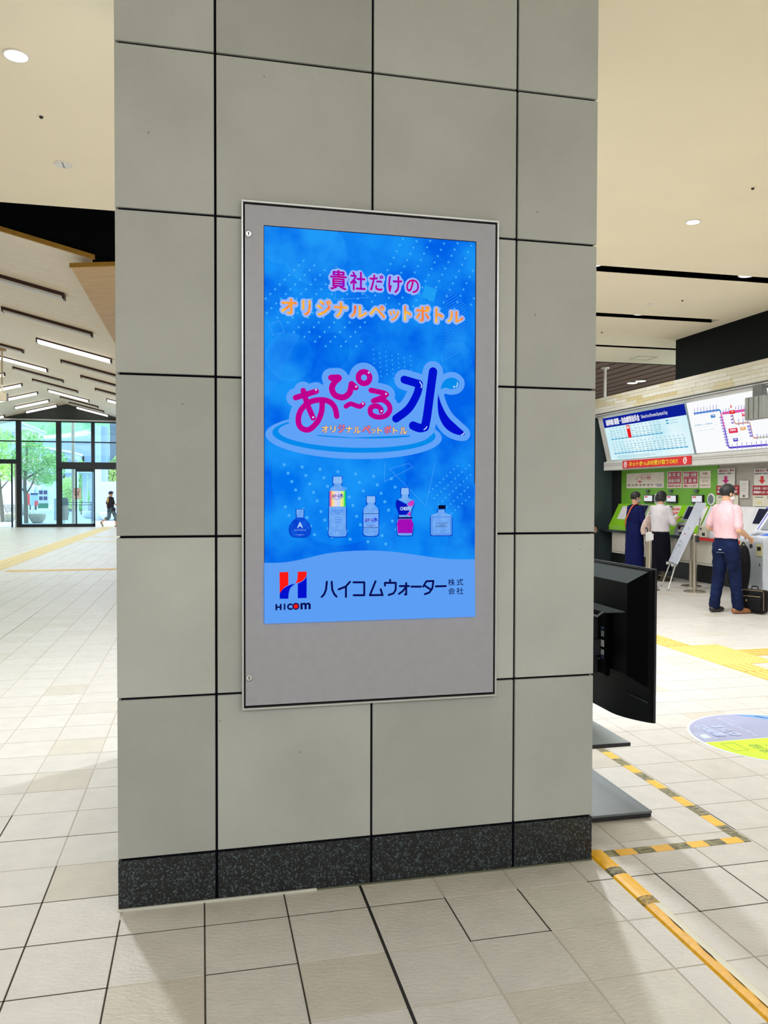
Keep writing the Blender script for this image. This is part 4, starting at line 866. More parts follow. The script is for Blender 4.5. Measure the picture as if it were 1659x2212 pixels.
BLU = glow('board_navy', (12, 30, 150)); SKY = glow('board_sky', (72, 160, 204)); GRY = glow('board_grey_text', (150, 200, 214)); BRED = glow('board_red', (228, 30, 34)); BPNK = glow('board_pink', (240, 70, 150)); BROS = glow('board_rose', (226, 60, 96)); BORG = glow('board_orange', (232, 170, 90)); BTAN = glow('board_tan', (206, 150, 130)); BVIO = glow('board_violet', (84, 70, 200)); BLIN = glow('board_blue', (60, 130, 206)); BGRN = glow('board_olive', (176, 200, 140)); BTX = glow('board_label_text', (150, 140, 216))
mb = MB(); PP.rect(mb, .02, VH-.20, USPL-.03, VH, 2); mb.build('heading_band', BLU, fb1)
text(PP, '新幹線 運賃・自由席特急料金', .16, VH-.165, 1.42, VH-.035, LB2, fb1, 'heading', .02, 4); text(PP, 'Shinkansen Fare and Non-reserved Superexpress Charge', 1.48, VH-.15, 2.36, VH-.06, LB2, fb1, 'heading', .0, 4)
ROWU = (USPL-.35)/19
mbn = MB()
for row, (vb, n) in enumerate(((.43, 14), (.13, 19))):
    for i in range(n):
        u = .2+ROWU*i
        mb = MB(); PP.rect(mb, u, vb, u+ROWU*.86, vb+.022, 3); mb.build('row_bar', SKY, fb1)
        if row == 0 and i == 5:
            mb = MB(); PP.rect(mb, u-.005, vb+.0, u+ROWU*.9, vb+.255, 5); mb.build('red_column', BRED, fb1)
            text(PP, '新', u+.01, vb+.18, u+ROWU*.8, vb+.24, LB2, fb1, 'fare', .02, 7)
        for j in range(4):
            if row or i != 5: 
                w = rnd.uniform(.35, .75)*ROWU; PP.rect(mbn, u+.01, vb+.04+.042*j, u+.01+w, vb+.058+.042*j, 3)
        PP.rect(mbn, u+.01, vb+.215, u+.04, vb+.245, 3)
stuff(mbn.build('fare_figures', GRY, fb1))
for i in range(3):
    mb = MB(); PP.rect(mb, .28, .035+.022*i, 1.5+.2*(i == 1), .044+.022*i, 3); mb.build('footnote', GRY, fb1)
for i in range(2):
    mb = MB(); PP.rect(mb, 2.25, .64-.05*i, 2.34, .665-.05*i, 3); mb.build('key_swatch', SKY, fb1); mb = MB(); PP.rect(mb, 2.38, .645-.05*i, 2.62, .655-.05*i, 3); mb.build('key_text', GRY, fb1)
# route map
def route(pts, m, w=.03, nm='railway_line', lay=4):
    mb = MB(); PP.stroke(mb, [z6(*p) for p in pts], w, lay); mb.build(nm, m, fb2)
route([(195, 306), (690, 232), (718, 250), (730, 300)], BLIN); route([(730, 300), (760, 420), (805, 600)], BPNK); route([(805, 600), (880, 960), (905, 990), (1659, 930)], BVIO); route([(770, 300), (920, 282), (1490, 196), (1700, 165)], BPNK, .04)
route([(970, 330), (985, 420), (1015, 500), (1040, 512), (1285, 480), (1315, 500), (1370, 760), (1400, 795), (1480, 785)], BTAN, .022); route([(1480, 785), (1700, 765)], BGRN, .02)
mb = MB()
def ticks(a, b, n, up, dn):
    for i in range(n):
        t = i/(n-1) if n > 1 else 0; x, y = a[0]+(b[0]-a[0])*t, a[1]+(b[1]-a[1])*t
        PP.stroke(mb, [z6(x-3, y-up*rnd.uniform(.5, 1)), z6(x+2, y-14)], .014, 5); PP.stroke(mb, [z6(x, y+12), z6(x+2, y+dn)], .022, 5)
ticks((205, 305), (640, 240), 8, 120, 22); ticks((785, 298), (890, 284), 3, 90, 22); ticks((1030, 265), (1480, 196), 9, 110, 24); ticks((1090, 505), (1265, 482), 3, 110, 24); ticks((960, 986), (1640, 932), 8, 100, 22); ticks((1460, 785), (1650, 768), 4, 80, 16)
for i in range(11):
    x, y = 745+13*i, 380+56*i; PP.stroke(mb, [z6(x-30, y+4), z6(x-8, y)], .03, 5); PP.stroke(mb, [z6(x+12, y), z6(x+34, y-3)], .014, 5)
for i in range(4): x, y = 1320+17*i, 560+62*i; PP.stroke(mb, [z6(x-50, y+6), z6(x-8, y)], .035, 5)
for i in range(3): x, y = 975+8*i, 350+68*i; PP.stroke(mb, [z6(x-40, y+8), z6(x-8, y)], .03, 5)
stuff(mb.build('station_names', BTX, fb2))
def badge(x0, y0, x1, y1, m, s):
    u0, v0, u1, v1 = span(PP, z6, x0, y0, x1, y1); mb = MB(); PP.rect(mb, u0, v0, u1, v1, 6); mb.build('line_badge', m, fb2)
    if s: text(PP, s, u0+.2*(u1-u0), v0+.45*(v1-v0), u0+.8*(u1-u0), v0+.85*(v1-v0), LB2, fb2, 'badge_text', .02, 8)
badge(535, 320, 612, 395, BLIN, '下関'); badge(1160, 285, 1280, 365, BROS, '鹿児島本線'); badge(900, 588, 1060, 705, BROS, '日田彦山線'); badge(1128, 565, 1222, 642, BORG, '日豊線'); badge(985, 793, 1068, 868, BVIO, '筑豊'); badge(915, 230, 1005, 318, BRED, '小倉')
mb = MB(); PP.poly(mb, [z6(*p) for p in ((925, 130), (940, 130), (945, 165), (955, 165), (940, 200), (915, 165), (925, 165))], 6); mb.build('here_arrow', BRED, fb2)
text(PP, '近距離きっぷ運賃表', *span(PP, z6, 210, 482, 560, 560), SKY, fb2, 'map_title', .01, 5); text(PP, 'Table of Short Distance Tickets Fares', *span(PP, z6, 220, 545, 680, 600), GRY, fb2, 'map_title', 0, 5)
for i in range(2): text(PP, '大人 普通 入場券 小児運賃', *span(PP, z6, 235, 620+45*i, 600-70*i, 655+45*i), SKY, fb2, 'map_note', 0, 5)
gu = thing('grey_wall_unit', 'grey ribbed unit in front of the route map at the right edge', 'unit', (8.1, 10.45, 2.9))
p = PP.P(*z6(1495, 460), 3); MB().box(8.02, 8.14, p.y-.42, p.y, 2.68, 3.02).build('body', mat('unit_grey', (150, 152, 146), rough=.5), gu, bevel=.01)
for k in range(3): MB().box(8.012, 8.02, p.y-.10-.11*k, p.y-.09-.11*k, 2.69, 3.01).build('rib', mat('unit_rib', (104, 106, 102)), gu)
MB().box(8.08, 8.20, p.y-.3, p.y-.1, 3.0, 3.2).build('bracket', mat('unit_rib', (104, 106, 102)), gu)
# red banner under the board
bn = thing('red_banner', 'red banner with yellow lettering and white arrows under the fare table', 'banner', (8.35, 13.6, 2.15))
PR = Plane((8.35, 15.5, 2.0), (0, -1, 0), (0, 0, 1), (-1, 0, 0))
def z8(x, y): return PR.at(1280+x/4.377, 980+y/4.377)
u0, v0 = PR.at(1346, 1012); u1, _ = PR.at(1494, 1000); v1 = v0+.155
PR.sheet('panel', mat('banner_red', (226, 34, 40), rough=.5), u0, v0, u1, v1, .012, bn); PR2 = PR.up(.012); MYL = mat('banner_yellow', (255, 224, 40), rough=.5)
text(PR2, 'ネットきっぷの受け取りOK!!', u0+.27, v0+.03, u1-.40, v1-.03, MYL, bn, 'lettering', .03, 2)
for c in (u0+.11, u1-.18):
    mb = MB(); PR2.disc(mb, (c, v0+.077), .055, .062, lay=2); mb.build('white_disc', mat('banner_white', (244, 240, 238)), bn); mb = MB(); PR2.poly(mb, [(c-.01, v0+.12), (c+.01, v0+.12), (c+.01, v0+.07), (c+.03, v0+.07), (c, v0+.03), (c-.03, v0+.07), (c-.01, v0+.07)], 4); mb.build('arrow', mat('banner_red', (226, 34, 40)), bn)
# counter, plinth, kick
ct = thing('counter', 'long dark edged counter carrying the ticket machines', 'counter', (8.5, 13, 0))
MB().box(8.40, 8.71, 11.0, 15.77, .765, .812).build('worktop', M_DK, ct, bevel=.003); MB().box(8.392, 8.402, 11.0, 12.42, .765, .815).build('red_edge', mat('counter_red', (222, 26, 28), rough=.4), ct)
MB().box(8.45, 8.71, 8.0, 15.30, .335, .765).build('plinth_panel', mat('plinth_beige', (206, 200, 186), rough=.5), ct); MB().box(8.66, 8.71, 8.0, 15.7, 0.0, .335).build('kick_board', mat('kick_black', (16, 18, 18), rough=.5), ct)
MB().box(8.445, 8.452, 8.0, 15.3, .37, .376).build('panel_groove', mat('rail_grey', (150, 150, 144)), ct)
# ticket machines
M_GRN2 = mat('machine_green', (142, 206, 28), rough=.35, vary=.04); M_SIL = mat('machine_silver', (176, 182, 190), rough=.35, metal=.2); M_SCRN = mat('machine_screen', (26, 34, 58), rough=.15); M_PAPER = mat('paper_white', (236, 234, 236), rough=.6); M_PINK = mat('paper_pink', (240, 190, 200)); M_BLKP = mat('slot_dark', (24, 24, 26)); M_BEI = mat('machine_beige', (222, 216, 196), rough=.45)
SV = Vector((.215, 0, .45)).normalized()
def machine(yc, lab, w=.80, skin=M_GRN2):
    t = thing('ticket_machine', lab, 'ticket machine', (8.5, yc, .812), 'ticket machines along the counter')
    extrude_y([(8.43, .814), (8.43, .90), (8.66, 1.36), (8.70, 1.36), (8.70, .814)], yc-w/2+.002, yc+w/2-.002, 'body', skin, t)
    P = Plane((8.43, yc, .90), (0, -1, 0), (.23, 0, .46))
    L_ = .514
    P.sheet('console_panel', M_SIL, -.22, .20, .13, L_-.01, .008, t); P.sheet('touch_screen', M_SCRN, -.175, .235, .09, L_-.03, .012, t)
    P.sheet('info_sheet', M_PAPER, .16, .12, .385, L_-.02, .004, t); Q = P.up(.004)
    mb = MB(); Q.rect(mb, .17, L_-.05, .375, L_-.03, 1); mb.build('sheet_title', M_PINK, t)
    for k in range(5): mb = MB(); Q.rect(mb, .18, .40-.05*k, .18+rnd.uniform(.08, .18), .407-.05*k, 1); mb.build('sheet_line', mat('print_grey', (150, 150, 160)), t)
    for k in range(2): mb = MB(); Q.rect(mb, .22+.05*k, .30-.07*k, .30+.05*k, .32-.07*k, 1); mb.build('sheet_block', mat('print_dark', (60, 66, 80)), t)
    extrude_y([(8.405, .815), (8.405, .93), (8.49, 1.06), (8.55, 1.06), (8.55, .815)], yc-.13, yc+.26, 'coin_unit', M_SIL, t, bevel=.004)
    for (ya, za, w_, h_, m) in ((.10, .99, .18, .02, M_BLKP), (.12, .95, .06, .05, M_BLKP), (.08, .90, .12, .03, M_BEI), (.06, .86, .07, .05, M_BLKP)):
        xx = 8.402 if za < .92 else 8.405+(za-.93)*.65-.006
        MB().box(xx-.006, xx+.03, yc+ya-w_/2, yc+ya+w_/2, za-h_/2, za+h_/2).build('slot', m, t)
    MB().box(8.66, 8.70, yc-.20, yc+.13, 1.40, 1.55).build('display_frame', M_BLKP, t); MB().box(8.655, 8.661, yc-.18, yc+.11, 1.425, 1.535).build('display', glow('machine_display', (236, 238, 246), .9), t); MB().box(8.653, 8.656, yc-.02, yc+.09, 1.495, 1.525).build('display_heading', mat('paper_rose', (236, 120, 130)), t)
    MB().box(8.66, 8.70, yc-.03, yc+.06, 1.60, 1.65).build('camera_box', mat('camera_grey', (70, 80, 84), rough=.3), t)
    return t
YA, YB, YC_ = 14.30, 13.50, 12.70
ma = machine(YA, 'green ticket machine with white info sheet, in front of the person in navy dress'); mbn_ = machine(YB, 'green ticket machine with red labels, in front of the person in pale top'); mc = machine(YC_, 'green ticket machine behind the leaning white sign')
P = Plane((8.43, YB, .90), (0, -1, 0), (.23, 0, .46)).up(.006)
for k in range(2):
    mb = MB(); P.rect(mb, .16, .40-.075*k, .37, .45-.075*k, 1); mb.build('red_label', mat('label_red', (224, 44, 40)), mbn_); text(P, '定期券' if k else '回数券', .19, .41-.075*k, .34, .44-.075*k, M_PAPER, mbn_, 'label_text', .02, 3)
ge = thing('green_end_console', 'green sloping end console with white sheet at the far end of the machines', 'console', (8.5, 15.04, .812))
extrude_y([(8.43, .814), (8.43, .90), (8.66, 1.36), (8.70, 1.36), (8.70, .814)], 14.705, 15.40, 'body', M_GRN2, ge); Plane((8.43, 15.05, .90), (0, -1, 0), (.23, 0, .46)).sheet('paper', M_PAPER, -.14, .16, .16, .46, .004, ge)
wm = thing('ticket_machine', 'white sloping ticket machine between the person in pink and the leaning sign', 'ticket machine', (8.5, 11.3, .812), 'ticket machines along the counter')
extrude_y([(8.43, .814), (8.43, .90), (8.66, 1.36), (8.70, 1.36), (8.70, .814)], 10.2, 12.27, 'body', mat('machine_white', (228, 228, 232), rough=.4), wm); P = Plane((8.43, 11.2, .90), (0, -1, 0), (.23, 0, .46)); P.sheet('touch_screen', M_SCRN, .2, .22, .5, .48, .01, wm); P.sheet('info_sheet', M_PAPER, -.5, .1, .1, .49, .004, wm)
MB().box(8.40, 8.56, 11.98, 12.22, .815, 1.02).build('coin_unit', M_BEI, wm, bevel=.01); MB().box(8.395, 8.402, 12.05, 12.12, .85, .90).build('slot', M_BLKP, wm); MB().box(8.395, 8.402, 12.14, 12.18, .95, .98).build('slot', M_BLKP, wm)
for yy, za, zb in ((11.25, 1.30, 1.36), (11.28, 1.10, 1.26)):
    mb = MB(); P.rect(mb, yy-11.2+.3, (za-.9)*1.1, yy-11.2+.45, (zb-.9)*1.1, 8); mb.build('blue_label', mat('label_blue', (70, 90, 190)), wm)
# round speakers on the green wall
for y, z, lab in ((14.0, 1.475, 'oval grey speaker on the green wall between the two people at the machines'), (12.30, 1.475, 'oval grey speaker at the right end of the green wall')):
    t = thing('wall_speaker', lab, 'speaker', (8.69, y, z)); MB().lathe([(.105, 0), (.105, -.012), (.085, -.016)], (8.70, y, z), 28, 'X').build('rim', M_PAPER, t); MB().lathe([(.08, -.016), (.07, -.02)], (8.70, y, z), 24, 'X').build('grille', mat('speaker_grey', (112, 124, 128), rough=.5), t)
# notices on the walls
PG = Plane((8.698, 15.37, 0), (0, -1, 0), (0, 0, 1), (-1, 0, 0))
def z7(x, y): return PG.at(1280+x/4.377, 980+y/4.377)
def notice(lab, x0, y0, x1, y1, m=M_PAPER, nm='wall_notice', fix=None):
    u0, v0, u1, v1 = fix if fix else (z7(x0, (y0+y1)/2)[0], z7((x0+x1)/2, y1)[1], z7(x1, (y0+y1)/2)[0], z7((x0+x1)/2, y0)[1])
    q = PG.P((u0+u1)/2, v0); t = thing(nm, lab, 'notice', q); PG.sheet('sheet', m, u0, v0, u1, v1, .004, t); return t, (u0, v0, u1, v1)
Q = PG.up(.004)
def sub_(b, fx0, fy0, fx1, fy1): return b[0]+(b[2]-b[0])*fx0, b[1]+(b[3]-b[1])*fy0, b[0]+(b[2]-b[0])*fx1, b[1]+(b[3]-b[1])*fy1
M_CRIM = mat('print_crimson', (196, 30, 66), rough=.5); M_DKRED = mat('print_dark_red', (150, 20, 40), rough=.5); M_NAVP = mat('print_navy', (60, 70, 130), rough=.5)
M_CREAM = mat('notice_cream', (236, 226, 214), rough=.6)
t, b = notice('wide cream notice with red train outline at the left of the green wall', 323, 182, 676, 325, M_CREAM)
text(Q, 'ネット予約', *sub_(b, .40, .56, .66, .80), M_CRIM, t, 'lettering', .02, 2)
mb = MB(); Q.stroke(mb, [Q and (b[0]+(b[2]-b[0])*x, b[1]+(b[3]-b[1])*y) for x, y in ((.26, .55), (.33, .75), (.42, .88), (.70, .90))], .008, 2); mb.build('train_outline', M_CRIM, t)
mb = MB(); Q.rect(mb, *sub_(b, .33, .39, .42, .48), 2); mb.build('red_tag', mat('label_red', (224, 44, 40)), t)
for k, s in enumerate(('電話', '小倉', '博多', '大阪', '東京', '広島', '名古')): text(Q, s, *sub_(b, .04+.105*k, .14, .11+.105*k, .28), mat('print_dark', (60, 66, 80)), t, 'lettering', .02, 2)
mb = MB(); Q.rect(mb, *sub_(b, .78, .20, .96, .24), 2); mb.build('blue_line', M_NAVP, t)
mb = MB(); Q.rect(mb, *sub_(b, .82, .10, .96, .14), 2); mb.build('blue_line', M_NAVP, t)
for lab, x0, x1, l1, l2, l3 in (('crimson lettered notice left of the pass notice', 708, 845, '新 幹 線', '特急列車', '指定席 自由席'), ('crimson lettered notice for commuter passes', 855, 1000, '新幹線・在来線', '定 期 券', '発売しています')):
    t, b = notice(lab, x0, 166, x1, 325, M_CREAM); mb = MB(); Q.rect(mb, *sub_(b, .05, .62, .95, .96), 2); mb.build('crimson_block', M_CRIM, t); mb = MB(); Q.rect(mb, *sub_(b, .05, .26, .95, .60), 2); mb.build('crimson_block', M_CRIM, t)
    text(Q, l1, *sub_(b, .10, .67, .90, .92), M_PAPER, t, 'lettering', .02, 4); text(Q, l2, *sub_(b, .10, .31, .90, .55), M_PAPER, t, 'lettering', .03, 4); text(Q, l3, *sub_(b, .08, .06, .92, .20), M_CRIM, t, 'lettering', .02, 2)
t, b = notice('plain cream credit card notice right of the crimson notices', 1012, 162, 1118, 325, M_CREAM)
for s, y0, y1, x in (('各種', .78, .90, .3), ('クレジット', .54, .68, .08), ('カード', .34, .48, .25), ('ご利用頂けます', .12, .2, .06)): text(Q, s, *sub_(b, x, y0, 1-x, y1), M_DKRED, t, 'lettering', .01, 2)
for lab, x0, x1, c in (('cash only poster with magenta arrow above the person in pink', 1185, 1348, 'm'), ('cash only poster with red arrow above the white kiosk', 1530, 1690, 'r')):
    t, b = notice(lab, x0, 140, x1, 300, mat('poster_pale', (222, 218, 212), rough=.5), 'wall_poster'); text(Q, '現金支払い専用', *sub_(b, .08, .80, .95, .96), M_DKRED, t, 'lettering', .02, 2); text(Q, '新幹線自由席・近距離きっぷ', *sub_(b, .05, .66, .95, .75), mat('print_dark', (60, 66, 80)), t, 'lettering', .02, 2)
    cx, w = b[0]+.48*(b[2]-b[0]), b[2]-b[0]; h_ = b[3]-b[1]; mb = MB(); Q.poly(mb, [(cx-.09*w, b[1]+.55*h_), (cx+.09*w, b[1]+.55*h_), (cx+.09*w, b[1]+.32*h_), (cx+.2*w, b[1]+.32*h_), (cx, b[1]+.08*h_), (cx-.2*w, b[1]+.32*h_), (cx-.09*w, b[1]+.32*h_)], 2); mb.build('arrow', mat('print_magenta', (196, 24, 120)) if c == 'm' else mat('print_red', (214, 52, 48)), t)
    t, b = notice('dark red sign lettered in white, %s' % ('half behind the head of the person in pink' if c == 'm' else 'at the right edge above the kiosk'), x0-14, 300, x1+(30 if c == 'r' else 40), 392 if c == 'r' else 385, mat('sign_dark_red', (168, 22, 34), rough=.45), 'wall_sign')
    text(Q, '新幹線・2枚きっぷ', *sub_(b, .08, .56, .92, .84), M_PAPER, t, 'lettering', .02, 2); text(Q, '近距離きっぷ・入場券', *sub_(b, .08, .16, .92, .44), M_PAPER, t, 'lettering', .04, 2)
    t, b = notice('cream control strip under the dark red sign %s' % ('by the green wall' if c == 'm' else 'over the kiosk'), x0-14, 394, x1+30, 500, M_BEI, 'control_strip')
    mb = MB(); Q.rect(mb, *sub_(b, .7, .72, .9, .92), 2); mb.build('display', M_BLKP, t); mb = MB(); Q.rect(mb, *sub_(b, .1, .8, .5, .86), 2); mb.build('print_line', mat('print_dark', (60, 66, 80)), t); mb = MB(); Q.rect(mb, *sub_(b, .24, .3, .4, .4), 2); mb.build('yellow_label', mat('print_yellow', (220, 200, 70)), t)
t, b = notice('thin white paper with a small photo on the grey wall', 1393, 255, 1475, 420, mat('poster_pale', (222, 218, 212)))
for k in range(4): mb = MB(); Q.rect(mb, *sub_(b, .15, .78-.12*k, .85-.1*(k % 2), .80-.12*k), 2); mb.build('print_line', mat('print_grey', (150, 150, 160)), t)
mb = MB(); Q.rect(mb, *sub_(b, .36, .06, .62, .18), 2); mb.build('photo', mat('print_olive', (90, 92, 66)), t)
# free-standing white kiosk
XK, YK0, YK1 = 7.37, 9.28, 10.18
kk = thing('kiosk', 'large white ticket kiosk with tilted grey screen at the right edge', 'ticket machine', (XK, YK0, 0))
M_KW = mat('kiosk_white', (208, 214, 226), rough=.35, vary=.02); M_KF = mat('kiosk_grey', (184, 188, 196), rough=.4)
YK1 = 9.78
extrude_y([(XK, .05), (XK, .92), (XK+.02, .985), (XK+.22, 1.03), (XK+.50, 1.40), (XK+.56, 1.44), (XK+1.0, 1.44), (XK+1.0, .05)], YK0, YK1, 'body', M_KW, kk, bevel=.012)
MB().box(XK-.004, XK+.002, YK0+.02, YK1-.02, .07, .90).build('front_panel', M_KF, kk)
MB().box(XK+.02, XK+.98, YK0+.02, YK1-.02, 0, .05).build('base', M_BLKP, kk)
PK = Plane((XK+.22, YK1, 1.03), (0, -1, 0), (.28, 0, .37))
PK.sheet('touch_screen', mat('kiosk_screen', (74, 78, 86), rough=.2), .13, .045, .46, .37, .012, kk); PK.sheet('label_column', mat('label_violet', (120, 120, 200)), .04, .05, .065, .34, .003, kk)
Plane((XK+.50, YK1, 1.40), (0, -1, 0), (.06, 0, .04)).sheet('blue_strip', mat('label_bright_blue', (60, 110, 226)), .12, .01, .48, .06, .003, kk)
PL_ = Plane((XK+.02, YK1, .985), (0, -1, 0), (.20, 0, .045)); PL_.sheet('coin_dish', mat('dish_grey', (120, 128, 140), rough=.3), .16, .04, .26, .16, .002, kk); PL_.sheet('blue_note', mat('label_bright_blue', (60, 110, 226)), .32, .06, .47, .17, .002, kk)
for y in (9.70, 9.36):
    MB().box(XK-.010, XK-.003, y-.06, y+.06, .72, .89).build('slot_frame', mat('slot_yellow', (206, 204, 160), rough=.5), kk); MB().box(XK-.016, XK-.009, y-.035, y+.035, .80, .85).build('slot', M_BLKP, kk)
MB().lathe([(.032, -.004), (.028, -.012)], (XK, 9.53, .85), 16, 'X').build('coin_hole', M_BLKP, kk); MB().lathe([(.018, -.004), (.016, -.012)], (XK, 9.34, .61), 14, 'X').build('lock', M_ALU, kk)
for k, y in enumerate((9.68, 9.60)): MB().box(XK-.012, XK-.003, y-.03, y+.03, .66, .73).build('receipt_slot', M_PAPER, kk) if k == 0 else None

# posts, sign on easel
M_POST = mat('post_steel', (190, 182, 166), rough=.22, metal=.85)
def post(x, y, lab, tape_=False, h_=.93):
    t = thing('barrier_post', lab, 'barrier post', (x, y, 0), 'steel barrier posts by the ticket machines')
    MB().lathe([(.17, 0), (.17, .012), (.15, .02), (.04, .028)], (x, y, 0), 36).build('base', M_POST, t, smooth=False); MB().lathe([(.032, .024), (.032, h_-.14)], (x, y, 0), 20).build('pole', M_POST, t)
    MB().lathe([(.038, h_-.15), (.038, h_-.02), (.034, h_)], (x, y, 0), 20).build('head', M_POST if not tape_ else mat('post_tape_white', (222, 222, 216), rough=.5), t)
    MB().box(x-.03, x+.03, y-.062, y-.036, h_-.13, h_-.03).build('belt_clip', mat('clip_dark', (52, 52, 52), rough=.4) if not tape_ else M_PAPER, t)
    return t
post(7.665, 11.24, 'steel barrier post in front of the leaning white sign'); post(8.08, 11.95, 'steel barrier post behind the leaning sign, near the red counter edge')
post(7.09, 11.62, 'steel barrier post with white taped head beside the television', True, .95); post(7.30, 12.02, 'steel barrier post partly behind the taped one by the television', True, .92)
ea = thing('leaning_sign', 'narrow white sign leaning back on a thin metal easel', 'sign', (7.8, 11.8, 0))
A, B_ = Vector((7.495, 11.49, .433)), Vector((7.704, 12.04, .46)); Ct, Dt = Vector((8.017, 11.49, 1.423)), Vector((8.213, 12.04, 1.433))
B_.z = A.z; Dt.z = Ct.z
nrm = (B_-A).cross(Ct-A).normalized(); nrm = nrm if nrm.x < 0 else -nrm
mb = MB(); mb.slab([A, B_, Dt, Ct], -nrm*.022); mb.build('board', mat('easel_board', (206, 212, 226), rough=.35), ea)
PE = Plane(B_+nrm*.001, A-B_, Ct-A, nrm); LE = (Ct-A).length; WE = (A-B_).length
mb = MB()
for v, w in ((.82, .5), (.62, .6), (.55, .8), (.48, .4), (.33, .5), (.26, .7), (.20, .25), (.05, .2)):
    for k in range(int(w*6)): PE.rect(mb, WE*(.16+.11*k), v*LE, WE*(.16+.11*k+.07), v*LE+.035, 1)
stuff(mb.build('faint_lettering', mat('easel_text', (160, 168, 186), rough=.5), ea))
mb = MB(); PE.rect(mb, WE*.15, .46*LE, WE*.5, .485*LE, 2); mb.build('pink_lettering', mat('easel_pink', (206, 150, 164)), ea)
M_EAS = mat('easel_metal', (206, 206, 204), rough=.3, metal=.5)
for p, f_ in ((A.lerp(B_, .18), (7.35, 11.49, 0)), (A.lerp(B_, .82), (7.576, 12.04, 0))):
    MB().tube([Vector(f_)+Vector((0, 0, .008)), p+Vector((.012, 0, .05))-nrm*.02, p.lerp(p+(Ct-A), .93)-nrm*.03], .011, 8).build('leg', M_EAS, ea); MB().lathe([(.018, 0), (.014, .03)], f_, 10).build('rubber_foot', mat('foot_grey', (150, 150, 150)), ea)
    MB().box(p.x-.05, p.x+.02, p.y-.03, p.y+.03, p.z-.05, p.z-.005).build('ledge_clip', M_EAS, ea)
mid = (Ct+Dt)/2; MB().tube([mid-nrm*.03, Vector((8.36, 12.35, .008))], .011, 8).build('leg', M_EAS, ea)

# ================================================================ PEOPLE
M_SKIN = mat('skin', (226, 178, 146), rough=.55, vary=.04); M_HAIR = mat('hair_black', (26, 25, 28), rough=.45, vary=.3, scale=40, stretch=(1, 1, .2), bump=.4, bscale=120)
def ball(mb, c, r, rot=None, sub=2):
    M = Matrix.Translation(c) @ (rot.to_4x4() if rot else Matrix.Identity(4)) @ Matrix.Diagonal((r[0], r[1], r[2], 1))
    if mb.M: M = mb.M @ M
    return bmesh.ops.create_icosphere(mb.bm, subdivisions=sub, radius=1.0, matrix=M)['verts']
def limb(mb, pts, rs, n=12):
    mb.tube(spline(pts, 4) if len(pts) > 2 else pts, [p[0] for p in spline([(r,) for r in rs], 4)] if len(pts) > 2 else rs, n)
    for p, r in zip(pts, rs): ball(mb, p, (r, r, r))
def loft(mb, secs, n=24):
    """stacked oval sections (cx, cy, z, rx, ry)"""
    secs = spline(secs, 4); rings = []
    for cx, cy, z, rx, ry in secs: rings.append([mb.v((cx+rx*math.cos(2*PI*j/n), cy+ry*math.sin(2*PI*j/n), z)) for j in range(n)])
    for i in range(len(rings)-1):
        for j in range(n): mb.bm.faces.new([rings[i][j], rings[i][(j+1) % n], rings[i+1][(j+1) % n], rings[i+1][j]])
    mb.bm.faces.new(rings[0][::-1]); mb.bm.faces.new(rings[-1])
from mathutils import noise as mnoise
def fuse(mb, name, m, parent, voxel=.007, smooth=4, folds=0.0, fall=.45):
    """melt overlapping solids into one continuous skin"""
    bmesh.ops.recalc_face_normals(mb.bm, faces=mb.bm.faces)
    me = bpy.data.meshes.new('solid'); mb.bm.to_mesh(me); mb.bm.free(); o = bpy.data.objects.new('solid', me); COL.objects.link(o)
    r = o.modifiers.new('r', 'REMESH'); r.mode = 'VOXEL'; r.voxel_size = voxel
    s = o.modifiers.new('s', 'SMOOTH'); s.iterations = smooth; s.factor = .5
    dg = bpy.context.evaluated_depsgraph_get(); dg.update(); out = bpy.data.meshes.new_from_object(o.evaluated_get(dg))
    bpy.data.objects.remove(o); bpy.data.meshes.remove(me)
    if folds:
        nn = [v.normal.copy() for v in out.vertices]
        for v, n_ in zip(out.vertices, nn):
            c = v.co; k = mnoise.noise(Vector((c.x*13, c.y*13, c.z*13*fall)))+.5*mnoise.noise(Vector((c.x*27+c.z*9, c.y*27, c.z*27*fall)))
            v.co = c+n_*(folds*k)
    for p in out.polygons: p.use_smooth = True
    out.name = name; out.materials.clear(); return link(name, out, m, parent)
def hand(mb, wr, d, side, curl=.5):
    """palm and five fingers from the wrist along d; the thumb leaves the palm on the inner side"""
    d = Vector(d).normalized(); up = Vector((0, 0, 1)); x = d.cross(up).normalized()*side; n = x.cross(d).normalized()*side
    if n.z > 0: n = -n
    wr = Vector(wr); kn = wr+d*.085
    for o in (-.026, -.009, .009, .026): limb(mb, [wr+x*o*.6, kn+x*o], [.016, .0135], 8)
    for o, L_ in ((-.029, .068), (-.010, .078), (.010, .074), (.028, .058)):
        a = kn+x*o; b = a+(d*(1-curl*.4)+n*curl*.5).normalized()*L_*.5; c = b+(d*(1-curl)+n*curl*1.3).normalized()*L_*.5
        limb(mb, [a, b, c], [.0105, .0095, .008], 8)
    t0 = wr+d*.03-x*.022; t1 = t0+(d*.6-x*.8+n*.3).normalized()*.04; limb(mb, [t0, t1, t1+(d*.9-x*.2+n*.3).normalized()*.03], [.014, .0115, .009], 8)
